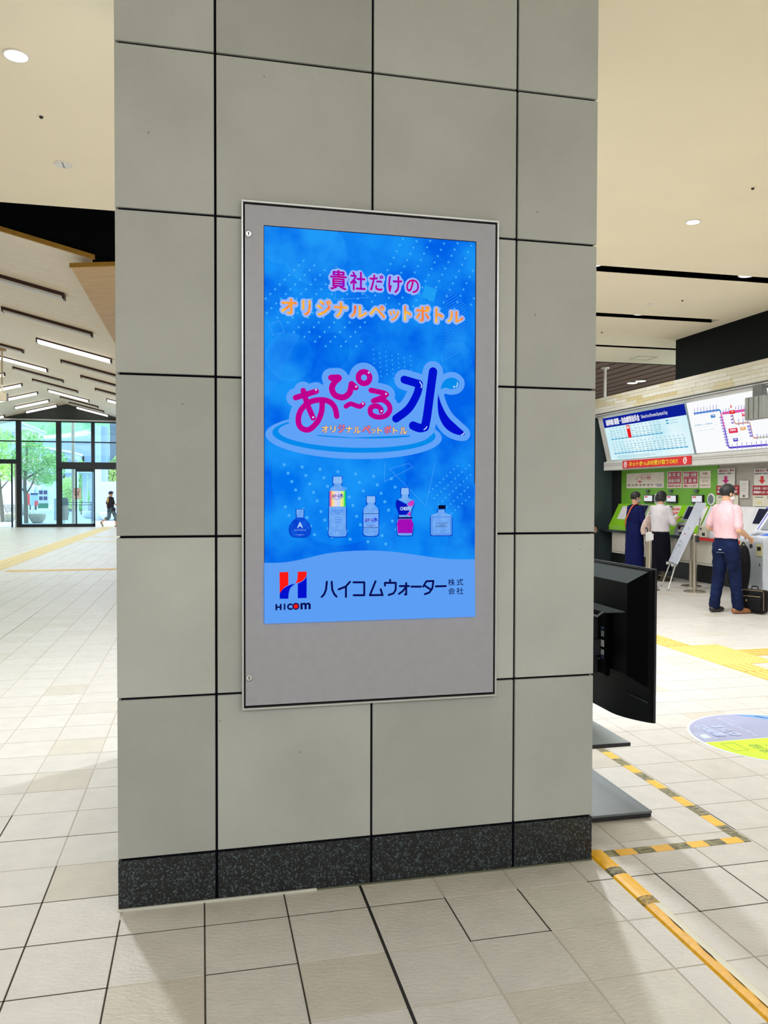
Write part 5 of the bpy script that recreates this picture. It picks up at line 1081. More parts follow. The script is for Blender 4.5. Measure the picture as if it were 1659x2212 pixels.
def person(label, pos, ang, Hh, o, grp=None):
    s = Hh/1.7; base = Vector((pos[0], pos[1], 0))
    M = Matrix.Translation(base) @ Matrix.Rotation(ang-PI/2, 4, 'Z') @ Matrix.Diagonal((s, s, s, 1))
    t = thing('person', label, 'person', base, grp)
    hz = o.get('hip', .90); dx = o.get('hip_y', 0.0); lean = o.get('lean', 0.0); top = hz-.90
    def up(p): return Vector((p[0], p[1]+dx+lean*(p[2]-.90), p[2]+top))
    hc = up((0, .02, 1.575)); HR = Matrix.Rotation(o.get('head_yaw', 0), 3, 'Z') @ Matrix.Rotation(o.get('nod', -.12), 3, 'X')
    def hp(p): return hc+HR @ Vector(p)
    sh = [up((sg*.175, 0, 1.375)) for sg in (1, -1)]
    el = [up(o['elbows'][0]), up(o['elbows'][1])]; wr = [up(o['wrists'][0]), up(o['wrists'][1])]
    kn = [Vector(q) for q in o.get('knees', ((.095, .02, .48), (-.095, .02, .48)))]; an = [Vector(q) for q in o.get('ankles', ((.10, 0, .085), (-.10, 0, .085)))]
    hips = [Vector((sg*.09, dx, hz)) for sg in (1, -1)]
    # one continuous body
    mb = MB(M)
    ball(mb, hp((0, -.008, .012)), (.074, .092, .098)); ball(mb, hp((0, .025, -.045)), (.056, .062, .066)); ball(mb, hp((0, .078, -.085)), (.026, .018, .02))
    limb(mb, [hp((0, .085, .005)), hp((0, .104, -.028))], [.009, .014]); ball(mb, hp((0, .085, -.062)), (.024, .011, .010))
    for sg in (1, -1): ball(mb, hp((sg*.076, -.008, -.012)), (.012, .022, .032))
    limb(mb, [up((0, -.01, 1.36)), up((0, 0, 1.45)), hp((0, -.02, -.05))], [.062, .052, .056])
    loft(mb, [(0, dx, hz-.04, .145, .105), (0, up((0, 0, 1.05)).y, 1.05+top, .135, .10), (0, up((0, 0, 1.25)).y, 1.25+top, .165, .11), (0, up((0, 0, 1.36)).y, 1.36+top, .16, .09), (0, up((0, 0, 1.42)).y, 1.42+top, .07, .06)])
    for i in (0, 1):
        limb(mb, [sh[i], el[i]], [.050, .040]); limb(mb, [el[i], el[i].lerp(wr[i], .35), wr[i]], [.040, .041, .027]); hand(mb, wr[i], wr[i]-el[i], 1 if i == 0 else -1, o.get('curl', .6))
        limb(mb, [hips[i], kn[i]], [.085, .054]); limb(mb, [kn[i], kn[i].lerp(an[i], .35)+Vector((0, -.012, 0)), an[i]], [.054, .052, .034])
        f = Vector(o.get('foot_dirs', ((.15, 1, 0), (-.15, 1, 0)))[i]).normalized(); limb(mb, [an[i]-f*.03+Vector((0, 0, -.035)), an[i]+f*.07+Vector((0, 0, -.045)), an[i]+f*.15+Vector((0, 0, -.055))], [.034, .034, .026])
    fuse(mb, 'body', M_SKIN, t, .0065*s, 3)
    mb = MB(M)
    for sg in (1, -1): ball(mb, hp((sg*.030, .084, .004)), (.011, .007, .006), None, 1)
    mb.build('eye', mat('eye_dark', (34, 28, 26), rough=.2), t, smooth=True)
    # hair
    mb = MB(M); hs_ = o.get('hair', 'short')
    for v in ball(mb, hp((0, -.010, .022)), (.087, .106, .104), HR, 4):
        q = (M.inverted() @ v.co)-hc; q = HR.inverted() @ q
        lowz = -.058 if hs_ == 'bob' else -.045
        front = q.y > (.050 if hs_ == 'bob' else .022) and q.z < .062
        if front or (q.z < lowz and not hs_ == 'bob'): v.co = M @ (hc+HR @ (q*.80))
    if hs_ == 'bob':
        ball(mb, hp((0, -.045, -.035)), (.085, .060, .065), HR, 3)
        for sg in (1, -1): ball(mb, hp((sg*.070, .005, -.03)), (.022, .042, .062), HR, 3)
    if hs_ == 'short':
        for sg in (1, -1): ball(mb, hp((sg*.078, .012, .012)), (.010, .014, .03), HR, 2)
    fuse(mb, 'hair', o.get('hair_mat', M_HAIR), t, .006*s, 2)
    # clothes
    g = o['top_r']
    mb = MB(M); tz = o.get('top_hem', .93)
    loft(mb, [(0, up((0, 0, tz)).y, tz+top, g[0], g[1]), (0, up((0, 0, 1.05)).y, 1.05+top, g[0]*.99, g[1]*.98), (0, up((0, 0, 1.22)).y-.01, 1.22+top, .192, .135), (0, up((0, 0, 1.34)).y-.008, 1.34+top, .188, .118), (0, up((0, 0, 1.405)).y-.006, 1.405+top, .125, .088), (0, up((0, 0, 1.445)).y-.004, 1.445+top, .073, .070)])
    for i in (0, 1):
        f_ = o.get('sleeve', .8); e = sh[i].lerp(el[i], min(f_, 1)); pts = [sh[i]+Vector((0, 0, -.005)), sh[i].lerp(el[i], .5), e]; rs = [.061, .060, .062]
        if f_ > 1: pts.append(el[i].lerp(wr[i], f_-1)); rs.append(.052)
        limb(mb, pts, rs)
    top_o = fuse(mb, o.get('top_name', 'shirt'), o['top_m'], t, .009*s, 4, .008)
    low = o['low']
    if low != 'dress':
        mb = MB(M)
        if low == 'skirt': loft(mb, [(0, dx, .99+top, .148, .112), (0, dx, .86, .185, .145), (0, dx, .55, .20, .165), (0, dx, .20, .225, .19)])
        else:
            loft(mb, [(0, dx, hz+.13, .150, .115), (0, dx, hz, .172, .132), (0, dx-.005, hz-.09, .165, .125)])
            for i in (0, 1):
                if low == 'shorts': limb(mb, [hips[i], kn[i], kn[i].lerp(an[i], .35)], [.105, .088, .085])
                else: limb(mb, [hips[i]+Vector((0, -.01, -.02)), hips[i].lerp(kn[i], .55), kn[i], kn[i].lerp(an[i], .5), an[i]+Vector((0, 0, .005))], [.108, .094, .078, .072, .070])
        fuse(mb, {'skirt': 'skirt', 'shorts': 'shorts'}.get(low, 'trousers'), o['low_m'], t, .009*s, 4, .009, .3 if low == 'skirt' else 1.1)
        if low == 'trousers':
            mb = MB(M); n = 28
            mb.lathe([(.156, hz+.085), (.158, hz+.09), (.158, hz+.118), (.154, hz+.122)], (0, dx, 0), n, 'Z', .80); mb.build('belt', mat('belt_brown', (66, 26, 22), rough=.4), t)
    else:
        mb = MB(M); loft(mb, [(0, 0, 1.12, .175, .132), (0, -.01, .90, .195, .155), (0, 0, .55, .20, .168), (0, 0, .16, .205, .175)]); fuse(mb, 'dress_skirt', o['top_m'], t, .009*s, 5, .012, .25)
    for i in (0, 1):
        f = Vector(o.get('foot_dirs', ((.15, 1, 0), (-.15, 1, 0)))[i]).normalized(); mb = MB(M); a = an[i]
        limb(mb, [a-f*.045+Vector((0, 0, -.042)), a+f*.03+Vector((0, 0, -.040)), a+f*.12+Vector((0, 0, -.050)), a+f*.175+Vector((0, 0, -.054))], [.041, .043, .038, .028])
        if o.get('boot'): limb(mb, [a+Vector((0, 0, -.03)), a+Vector((0, -.01, .12))], [.046, .05])
        sh_o = fuse(mb, 'shoe', o['shoe_m'] if i == 0 else o.get('shoe_m2', o['shoe_m']), t, .007*s, 3)
    if o.get('mask'):
        mb = MB(M)
        for v in ball(mb, hp((0, .040, -.058)), (.062, .066, .048), HR, 3): pass
        mk = fuse(mb, 'face_mask', o['mask'], t, .006*s, 2)
        mb = MB(M)
        for sg in (1, -1): mb.tube([hp((sg*.058, .055, -.03)), hp((sg*.075, .0, -.005))], .0025, 5)
        mb.build('mask_loop', mat('mask_white', (240, 240, 242)), t)
    if o.get('glasses'):
        mb = MB(M)
        for sg in (1, -1): mb.tube([hp((sg*.034+.024*math.cos(k*PI/8), .098, .004+.017*math.sin(k*PI/8))) for k in range(17)], .0028, 6); mb.tube([hp((sg*.058, .096, .006)), hp((sg*.08, .0, .008))], .0028, 6)
        mb.build('glasses', mat('glasses_brown', (70, 36, 30), rough=.3), t)
    return t, M, hp, up
M_SHIRT = mat('shirt_pink', (232, 190, 198), rough=.75, vary=.05, scale=3, bump=.5, bscale=14, stretch=(1, 1, .5)); M_JEAN = mat('jeans_blue', (16, 28, 62), rough=.8, spec=.15, vary=.4, scale=5, bump=.5, bscale=16)
M_MASKW = mat('mask_white', (240, 240, 242), rough=.7)
pm, M, hp, up = person('person in pink short sleeved shirt and dark jeans standing at the white kiosk', (6.71, 9.165), .10, 1.70, dict(
    elbows=((.25, -.03, 1.10), (-.30, -.02, 1.12)), wrists=((.20, .15, 1.02), (-.25, .20, 1.03)), ankles=((.115, .09, .085), (-.105, -.09, .085)), knees=((.105, .06, .48), (-.10, -.03, .48)), foot_dirs=((.1, 1, 0), (-.25, 1, 0)),
    top_m=M_SHIRT, top_r=(.178, .142), top_hem=.985, sleeve=.82, low='trousers', low_m=M_JEAN, shoe_m=mat('shoe_brown', (150, 100, 62), rough=.4), shoe_m2=mat('shoe_dark', (40, 32, 30), rough=.4), mask=M_MASKW, glasses=True, head_yaw=-.15))
mb = MB(M); mb.box(-.02, .12, -.146, -.138, .80, .805); mb.build('pocket_seam', mat('denim_pale', (120, 140, 170)), pm)
mb = MB(M); mb.box(.03, .07, -.150, -.140, .835, .845); mb.build('white_tag', M_PAPER, pm)
mb = MB(M); loft(mb, [(0, -.002, 1.43, .078, .074), (0, .0, 1.475, .070, .068)]); mb.build('collar', M_SHIRT, pm, smooth=True)
M_NAVYD = mat('dress_navy', (14, 22, 76), rough=.8, spec=.15, vary=.25, scale=4, bump=.5, bscale=10, stretch=(1, 1, .35))
pa, M, hp, up = person('person in long navy dress with an orange bag strap and patterned mask', (7.90, 13.46), .05, 1.615, dict(
    elbows=((.24, .03, 1.12), (-.24, .03, 1.12)), wrists=((.16, .24, 1.08), (-.16, .24, 1.08)), top_m=M_NAVYD, top_r=(.182, .14), top_hem=.98, sleeve=1.0, top_name='dress_top', low='dress', low_m=None, shoe_m=mat('shoe_black', (24, 22, 24), rough=.4), mask=mat('mask_pattern', (20, 20, 22), col2=(240, 238, 236), scale=60, rough=.7), head_yaw=-.1, nod=-.18))
mb = MB(M); pts = spline([(-.10, .10, 1.40), (-.12, .0, 1.452), (-.11, -.10, 1.40), (0, -.152, 1.25), (.10, -.150, 1.10), (.165, -.09, .99)], 5)
pts = spline([(.02, .135, 1.34), (.075, .08, 1.43), (.085, -.02, 1.452), (.06, -.11, 1.39), (-.02, -.150, 1.22), (-.10, -.152, 1.08), (-.165, -.09, .98)], 5)
for a, b in zip(pts, pts[1:]):
    a, b = Vector(a), Vector(b); mb.hexa([a+Vector((-.018, 0, -.004)), a+Vector((.018, 0, -.004)), b+Vector((.018, 0, -.004)), b+Vector((-.018, 0, -.004)), a+Vector((-.018, -.004, .006)), a+Vector((.018, -.004, .006)), b+Vector((.018, -.004, .006)), b+Vector((-.018, -.004, .006))])
mb.build('bag_strap', mat('strap_orange', (206, 92, 56), rough=.6), pa)
M_CARD = mat('cardigan_pale', (222, 216, 222), rough=.8, vary=.05, bump=.4, bscale=12, stretch=(1, 1, .5))
pb, M, hp, up = person('person with black bob in pale top and long dark skirt using a ticket machine', (8.06, 12.86), .22, 1.625, dict(
    elbows=((.25, .06, 1.10), (-.25, .06, 1.10)), wrists=((.13, .28, 1.18), (-.08, .28, 1.16)), top_m=M_CARD, top_r=(.188, .148), top_hem=.93, sleeve=1.15, top_name='cardigan', low='skirt', low_m=mat('skirt_black', (12, 12, 26), rough=.85, spec=.15, vary=.25, scale=4, bump=.4, bscale=12, stretch=(1, 1, .2)), shoe_m=mat('boot_dark', (40, 34, 30), rough=.5, col2=(96, 84, 56), scale=40), boot=True, hair='bob', mask=M_MASKW, head_yaw=.0, nod=-.32))
ph = thing('wallet', 'small black wallet in the hands of the person in pale top', 'wallet', M @ Vector((.06, .40, 1.19))); mb = MB(M); mb.box(.01, .13, .375, .425, 1.195, 1.21); mb.build('leather', mat('wallet_black', (26, 24, 26), rough=.4), ph)
tb = thing('tote_bag', 'pale dotted fabric bag hanging from the person in pale top', 'bag', M @ Vector((-.28, -.05, .9))); mb = MB(M)
loft(mb, [(-.30, -.03, .86, .05, .15), (-.31, -.03, .95, .065, .16), (-.30, -.02, 1.10, .045, .13), (-.28, .0, 1.22, .02, .07)]); fuse(mb, 'pouch', mat('tote_fabric', (232, 214, 204), rough=.85, col2=(196, 160, 150), scale=30), tb, .01, 3)
mb = MB(M); mb.tube(spline([(-.285, .02, 1.20), (-.245, .03, 1.33), (-.215, .0, 1.43), (-.235, -.05, 1.33), (-.285, -.02, 1.20)]), .008, 6); mb.build('handle', mat('tote_fabric', (232, 214, 204)), tb)
um = thing('umbrella', 'folded dark red umbrella hanging between the two people at the machines', 'umbrella', (7.93, 13.05, .35)); mb = MB(); mb.tube([(7.93, 13.05, .33), (7.93, 13.05, .38), (7.92, 13.06, .72), (7.92, 13.06, .80)], [.008, .028, .034, .012], 10); mb.build('folded_cover', mat('umbrella_red', (110, 30, 34), rough=.7, col2=(150, 70, 60), scale=30), um); MB().tube([(7.92, 13.06, .79), (7.92, 13.06, .93), (7.90, 13.06, .96), (7.88, 13.06, .93)], .009, 8).build('handle', M_BLKP, um)
ps, M, hp, up = person('person in dark navy sleeve almost hidden by the pillar edge', (7.85, 15.33), .2, 1.66, dict(
    elbows=((.22, -.02, 1.10), (-.22, -.02, 1.10)), wrists=((.10, .16, .90), (-.10, .16, .90)), top_m=mat('jacket_navy', (30, 44, 76), rough=.8), top_r=(.185, .145), top_hem=.9, sleeve=1.8, low='trousers', low_m=mat('trousers_dark', (26, 28, 36), rough=.8), shoe_m=mat('shoe_black', (24, 22, 24)), top_name='jacket'))
# bags at the kiosk
M_BAG = mat('bag_black', (14, 14, 16), rough=.65, spec=.2, vary=.3, scale=20, bump=.4, bscale=40); M_PIPE = mat('bag_piping', (150, 128, 96), rough=.4)
bp = thing('backpack', 'black backpack resting on the briefcase against the kiosk', 'backpack', (7.17, 9.55, .30)); mb = MB()
loft(mb, [(7.17, 9.53, .27, .10, .15), (7.175, 9.53, .45, .125, .17), (7.19, 9.53, .65, .115, .165), (7.22, 9.53, .80, .075, .11), (7.24, 9.53, .86, .03, .06)]); fuse(mb, 'bag_body', M_BAG, bp, .012, 3)
mb = MB(); loft(mb, [(7.075, 9.53, .32, .035, .11), (7.07, 9.53, .45, .045, .12), (7.09, 9.53, .58, .035, .105)]); fuse(mb, 'front_pocket', M_BAG, bp, .01, 3)
mb = MB(); mb.tube(spline([(7.10, 9.40, .74), (7.03, 9.38, .6), (7.03, 9.38, .42), (7.10, 9.39, .30)]), .014, 6); mb.build('strap', M_BLKP, bp); mb = MB(); mb.tube(spline([(7.24, 9.57, .84), (7.25, 9.54, .90), (7.25, 9.48, .84)]), .012, 6); mb.build('grab_handle', mat('handle_slate', (60, 66, 74)), bp)
bc = thing('briefcase', 'black briefcase with tan piping standing on the floor beside the person in pink', 'briefcase', (7.12, 9.1, 0)); Mb = Matrix.Translation((7.07, 9.06, 0)) @ Matrix.Rotation(-1.1, 4, 'Z') @ Matrix.Diagonal((.70, .85, 1, 1))
mb = MB(Mb); mb.box(-.21, .21, -.085, .085, .012, .31); mb.build('case_body', M_BAG, bc, bevel=.03, seg=3, smooth=True)
mb = MB(Mb); mb.box(-.17, .17, -.105, -.08, .04, .21); mb.build('front_pocket', M_BAG, bc, bevel=.015, seg=2, smooth=True)
for y in (-.062, .062): mb = MB(Mb); mb.tube([(-.19, y*1.2, .03), (-.205, y*1.2, .06), (-.205, y*1.2, .28), (-.18, y*1.2, .306), (.18, y*1.2, .306), (.205, y*1.2, .28), (.205, y*1.2, .05)], .005, 6); mb.build('piping', M_PIPE, bc)
mb = MB(Mb); mb.box(-.16, .16, -.109, -.104, .225, .235); mb.build('zip', M_PIPE, bc); mb = MB(Mb); mb.lathe([(.018, -.106), (.016, -.110)], (-.10, 0, .17), 14, 'Y'); mb.build('badge', M_PIPE, bc)
mb = MB(Mb); mb.tube(spline([(-.06, 0, .305), (-.05, 0, .35), (.05, 0, .35), (.06, 0, .305)]), .010, 8); mb.build('handle', M_BLKP, bc)

# ================================================================ OUTSIDE THE GLASS
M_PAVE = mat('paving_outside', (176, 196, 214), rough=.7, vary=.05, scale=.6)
struct(MB().box(-60, 40, YFAR+.1, 260, -.3, -.012).build('ground_outside', M_PAVE))
def F(px, py): return atZ(px, py, 0)
M_LEAFA = mat('leaves_bright', (196, 236, 140), rough=.6, vary=.18, scale=1.6); M_LEAFB = mat('leaves_green', (168, 226, 142), rough=.6, vary=.2, scale=1.6); M_BARK = mat('bark', (110, 108, 98), rough=.9, vary=.2, scale=10, bump=.4, bscale=30); M_LIME = mat('leaves_lime', (206, 240, 150), rough=.6, vary=.25, scale=2)
def leaves(name, blobs, n, size, m, parent, seed):
    r = random.Random(seed); vs, fs = [], []
    for c, rad in blobs:
        k = max(20, int(n*rad[0]*rad[2]))
        for _ in range(k):
            while True:
                p = Vector((r.uniform(-1, 1), r.uniform(-1, 1), r.uniform(-1, 1)))
                if .15 < p.length < 1: break
            p = Vector(c)+Vector((p.x*rad[0], p.y*rad[1], p.z*rad[2])); s = size*r.uniform(.6, 1.3)
            a = Vector((r.gauss(0, 1), r.gauss(0, 1), r.gauss(0, .7))).normalized(); b = a.cross(Vector((r.gauss(0, 1), r.gauss(0, 1), r.gauss(0, 1)))).normalized()
            i = len(vs); vs += [p-a*s, p+b*s*.45, p+a*s, p-b*s*.45]; fs.append((i, i+1, i+2, i+3))
    me = bpy.data.meshes.new(name); me.from_pydata([tuple(v) for v in vs], [], fs); return stuff(link(name, me, m, parent))
def tree(label, base, h_, trunk, branches, blobs, n, size, m, seed, grp='young trees outside the glass'):
    t = thing('tree', label, 'tree', base, grp); b = Vector(base)
    mb = MB(); mb.tube(spline([b+Vector(p) for p in trunk], 3), [.11-.06*i/(3*(len(trunk)-1)) for i in range(3*(len(trunk)-1)+1)], 8); mb.build('trunk', M_BARK, t)
    for br in branches: MB().tube([b+Vector(p) for p in br], [.05, .035, .018][:len(br)] if len(br) <= 3 else .03, 6).build('branch', M_BARK, t)
    leaves('foliage', [(b+Vector(c), r_) for c, r_ in blobs], n, size, m, t, seed)
b0 = F(5.5, 1127.5); tree('young tree with bright leaves at the left edge outside the glass', b0, 5, [(0, 0, 0), (-.05, 0, 1.0), (-.12, 0, 1.9), (-.2, 0, 3.2), (-.2, 0, 4.0)], [[(-.1, 0, 1.75), (.15, 0, 2.05), (.35, 0, 2.3)], [(-.15, 0, 2.1), (-.7, 0, 2.9), (-1.2, .2, 3.4)], [(-.15, 0, 2.3), (.4, .1, 3.0), (.6, 0, 3.6)]],
    [((-.3, 0, 3.5), (1.1, 1.0, .8)), ((.2, 0, 2.75), (.8, .8, .55)), ((-1.1, 0, 2.9), (.9, .9, .7)), ((-.4, .2, 4.5), (1.0, 1.0, .6))], 1500, .085, M_LEAFA, 1)
b1 = F(56.5, 1130); tree('young tree with green leaves behind the middle glass pane', b1, 5, [(0, 0, 0), (-.02, 0, 1.2), (-.05, 0, 2.2), (.05, 0, 3.3), (.05, 0, 4.2)], [[(-.02, 0, 1.55), (-.3, 0, 1.95), (-.5, 0, 2.3)], [(0, 0, 1.5), (.25, 0, 1.9), (.5, 0, 2.6)], [(0, 0, 2.3), (.9, .1, 2.9), (1.5, .1, 3.4)], [(0, 0, 2.6), (-.5, 0, 3.1), (-.7, 0, 3.7)]],
    [((.3, 0, 3.4), (1.1, 1.0, .75)), ((1.1, 0, 2.75), (.85, .9, .6)), ((-.3, 0, 2.7), (.7, .8, .5)), ((.1, .2, 4.35), (.8, .9, .5)), ((1.5, 0, 3.3), (.6, .8, .5)), ((.7, .6, 2.3), (.8, .6, .35))], 1500, .08, M_LEAFB, 2)
# stone bowls
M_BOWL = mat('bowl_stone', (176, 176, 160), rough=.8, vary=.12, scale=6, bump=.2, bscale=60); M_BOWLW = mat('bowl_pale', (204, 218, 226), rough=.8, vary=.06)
def bowl(lab, px, py, r, h_, m):
    c = F(px, py); t = thing('stone_bowl', lab, 'planter', c, 'stone bowls on the paving outside')
    MB().lathe([(r*.55, 0), (r*.78, h_*.25), (r*.97, h_*.6), (r, h_*.85), (r*.93, h_), (r*.80, h_*.96)], c, 28).build('bowl', m, t, smooth=True); MB().lathe([(r*.84, h_*.93), (r*.5, h_*.94)], c, 20).build('fill', mat('bowl_fill', (120, 132, 120), rough=.9), t)
bowl('grey stone bowl beside the trunk of the left tree', 20, 1126.5, .38, .44, M_BOWL); bowl('grey stone bowl in front of the two lamp posts', 81, 1129.5, .43, .48, M_BOWL); bowl('pale stone bowl behind the glass door', 192, 1119.5, .42, .46, M_BOWLW); bowl('pale stone bowl beside the walking person', 233, 1124, .45, .48, M_BOWLW)
# bollard lamps
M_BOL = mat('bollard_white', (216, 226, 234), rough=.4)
for px, lab in ((72, 'pale bollard lamp, left of the pair behind the stone bowl'), (86, 'pale bollard lamp, right of the pair behind the stone bowl')):
    c = F(px, 1112); t = thing('bollard_lamp', lab, 'lamp post', c); hh = atY(px, 1050, c.y).z
    MB().lathe([(.09 if px < 80 else .06, 0), (.09 if px < 80 else .06, hh*.86)], c, 14).build('post', M_BOL, t); MB().lathe([(.07, hh*.86), (.13, hh*.87), (.13, hh*.99), (.10, hh)], c, 14).build('lamp_head', mat('bollard_head', (230, 236, 240), rough=.3), t)
# low stone wall and white fence
wl = F(10, 1113); st_ = thing('stone_wall', 'low rough stone wall outside behind the left tree', 'wall', (wl.x, wl.y, 0)); rnd = random.Random(9)
for r_ in range(3):
    x = wl.x-3.0+rnd.uniform(0, .3)
    while x < F(58, 1113).x:
        w = rnd.uniform(.35, .6); MB().box(x+.01, x+w-.01, wl.y-rnd.uniform(0, .05), wl.y+.3, r_*.26, r_*.26+.25).build('stone', rnd.choice((mat('wall_stone_a', (150, 150, 144), rough=.9, vary=.1), mat('wall_stone_b', (122, 126, 124), rough=.9, vary=.1), mat('wall_stone_c', (172, 168, 158), rough=.9, vary=.1))), st_, bevel=.015); x += w
fn = thing('panel_fence', 'white panel fence above the low stone wall outside', 'fence', (wl.x, wl.y+1.2, 0))
for k in range(9):
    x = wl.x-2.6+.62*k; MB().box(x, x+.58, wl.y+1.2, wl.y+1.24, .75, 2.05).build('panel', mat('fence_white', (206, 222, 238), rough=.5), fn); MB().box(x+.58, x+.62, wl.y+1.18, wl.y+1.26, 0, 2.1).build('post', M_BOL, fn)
# information boards
def board(lab, x0, y0, x1, y1, Yd, m, nm='signboard', legs=True):
    a, b = atY(x0, y1, Yd), atY(x1, y0, Yd); t = thing(nm, lab, 'sign', (a.x, Yd, 0)); MB().box(a.x, b.x, Yd, Yd+.08, a.z, b.z).build('panel', m, t)
    if legs:
        for x in (a.x+.05, b.x-.05): MB().box(x-.03, x+.03, Yd+.01, Yd+.07, 0, a.z).build('leg', M_BOL, t)
    return t, a, b
t, a, b = board('white information board with navy squares and green band outside', 83, 1058, 104, 1098, 52, mat('board_pale', (190, 206, 216), rough=.5))
w, h_ = b.x-a.x, b.z-a.z
for i in (0, 1):
    for j in (0, 1): MB().box(a.x+w*(.08+.46*i), a.x+w*(.44+.46*i), 51.985, 52, b.z-h_*(.24+.32*j), b.z-h_*(.04+.32*j)).build('navy_square', mat('board_navy_paint', (30, 52, 112), rough=.4), t)
MB().box(a.x, b.x, 51.985, 52, a.z, a.z+h_*.27).build('green_band', mat('board_green', (16, 122, 96), rough=.4), t)
t, a, b = board('red poster board behind the middle tree outside', 54, 1066, 64, 1091, 53, mat('poster_red', (220, 60, 66), rough=.5))
t, a, b = board('blue and white poster board with a red flower outside', 66, 1065, 82, 1092, 53, mat('poster_blue', (150, 186, 236), rough=.5)); w = b.x-a.x
MB().box(a.x+w*.55, b.x, 52.985, 53, a.z, a.z+.28).build('red_corner', mat('poster_red', (220, 60, 66)), t); MB().box(a.x, b.x, 52.985, 53, b.z-.12, b.z).build('navy_header', mat('board_navy_paint', (30, 52, 112)), t)
c = F(71, 1106); gp = thing('green_planter', 'dark green planter tub under the poster boards', 'planter', (c.x, c.y, 0)); MB().lathe([(.25, .18), (.75, .55), (.8, .62)], (c.x, c.y, 0), 18).build('tub', mat('tub_green', (58, 84, 74), rough=.7), gp); MB().lathe([(.12, 0), (.12, .2)], (c.x, c.y, 0), 10).build('foot', mat('tub_green', (58, 84, 74)), gp)
# bins and columns by the door
c = F(141, 1123); ab = thing('ash_bin', 'brown bin with dark slanted top behind the glass door', 'bin', c); MB().box(c.x-.16, c.x+.13, c.y, c.y+.3, 0, .85).build('bin_body', mat('bin_taupe', (158, 148, 136), rough=.5), ab); MB().slab([(c.x-.18, c.y-.01, .85), (c.x+.15, c.y-.01, .85), (c.x+.15, c.y-.01, 1.22), (c.x+.05, c.y-.01, 1.3), (c.x-.18, c.y-.01, 1.3)], (0, .32, 0)).build('bin_top', mat('bin_top', (56, 80, 80), rough=.4), ab)
c = F(124, 1124); gc = thing('service_column', 'pale grey steel column left of the glass door outside', 'column', c); MB().box(c.x-.18, c.x+.12, c.y, c.y+.3, 0, 1.25).build('cabinet', mat('cabinet_blue_grey', (150, 172, 186), rough=.4), gc); MB().box(c.x-.02, c.x+.10, c.y+.05, c.y+.15, 1.25, 1.9).build('stem', M_BOL, gc)
c = F(159, 1132); bc_ = thing('canopy_column', 'tall beige canopy column behind the glass door', 'column', c); MB().lathe([(.085, 0), (.085, 5.2)], c, 16).build('shaft', mat('column_beige', (206, 196, 178), rough=.5), bc_); MB().lathe([(.12, 0), (.12, .05)], c, 16).build('base', M_BOL, bc_)
for px, Yd, wd_, lab in ((167, 54, .14, 'slim white column seen through the door, next to the beige one'), (183, 56, .30, 'wide white column seen through the door')):
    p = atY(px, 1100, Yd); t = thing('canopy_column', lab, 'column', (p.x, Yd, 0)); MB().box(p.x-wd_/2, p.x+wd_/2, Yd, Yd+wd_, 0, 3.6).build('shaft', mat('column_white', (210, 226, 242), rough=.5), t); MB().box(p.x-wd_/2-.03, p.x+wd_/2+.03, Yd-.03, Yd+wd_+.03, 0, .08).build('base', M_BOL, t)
a, b = atY(132, 1018, 54.5), atY(204, 1012, 54.5); cb = thing('canopy_beam', 'blue white canopy beam over the columns outside', 'canopy', (a.x, 54.5, a.z)); MB().box(a.x-2, b.x+2, 54.3, 57, a.z-.1, b.z+.12).build('beam', mat('column_white', (210, 226, 242)), cb); MB().box(a.x-2, b.x+2, 54.25, 54.3, a.z-.18, a.z-.1).build('gutter', mat('gutter_blue', (130, 160, 180)), cb)
# white wall with an opening on the right
a = atY(205, 1113, 48.6); c2 = atY(227, 1040, 48.6)
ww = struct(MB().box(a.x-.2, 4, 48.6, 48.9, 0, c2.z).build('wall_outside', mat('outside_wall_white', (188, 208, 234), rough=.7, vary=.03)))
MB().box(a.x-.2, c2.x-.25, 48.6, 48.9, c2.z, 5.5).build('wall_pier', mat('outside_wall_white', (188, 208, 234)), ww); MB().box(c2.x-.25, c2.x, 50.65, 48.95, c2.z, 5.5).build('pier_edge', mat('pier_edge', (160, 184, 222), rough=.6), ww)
MB().box(c2.x-.3, 6, 54.0, 54.2, 0, 7).build('shaded_wall', mat('shaded_wall', (92, 108, 128), rough=.8), ww)  # dark colour paints the shade behind the wall opening
c = atY(245, 1030, 50.6); tr = thing('shrub', 'bright green shrub in the opening of the white wall', 'shrub', (c.x, 50.6, 0)); MB().tube([(c.x, 50.6, 0), (c.x, 50.6, 3)], .06).build('stem', M_BARK, tr); leaves('foliage', [((c.x, 50.6, c.z+.2), (.75, .5, .8)), ((c.x+.5, 50.6, c.z+.8), (.6, .5, .6))], 3200, .07, M_LIME, tr, 5)
c = atY(146, 1058, 60); tr = thing('shrub', 'pale green round shrub seen through the glass door', 'shrub', (c.x, 60, 0)); MB().tube([(c.x, 60, 0), (c.x, 60, 2)], .08).build('stem', M_BARK, tr); leaves('foliage', [((c.x, 60, c.z), (.6, .6, .95)), ((c.x+.3, 60, c.z-.8), (.6, .6, .6))], 2400, .08, M_LEAFA, tr, 6)
c = atY(176, 1040, 62); tr = thing('shrub', 'green tall shrub between the white columns', 'shrub', (c.x, 62, 0)); MB().tube([(c.x, 62, 0), (c.x, 62, 3)], .08).build('stem', M_BARK, tr); leaves('foliage', [((c.x, 62, c.z), (.5, .5, 1.6)), ((c.x, 62, c.z-1.2), (.6, .5, 1.0))], 2400, .08, M_LEAFB, tr, 7)
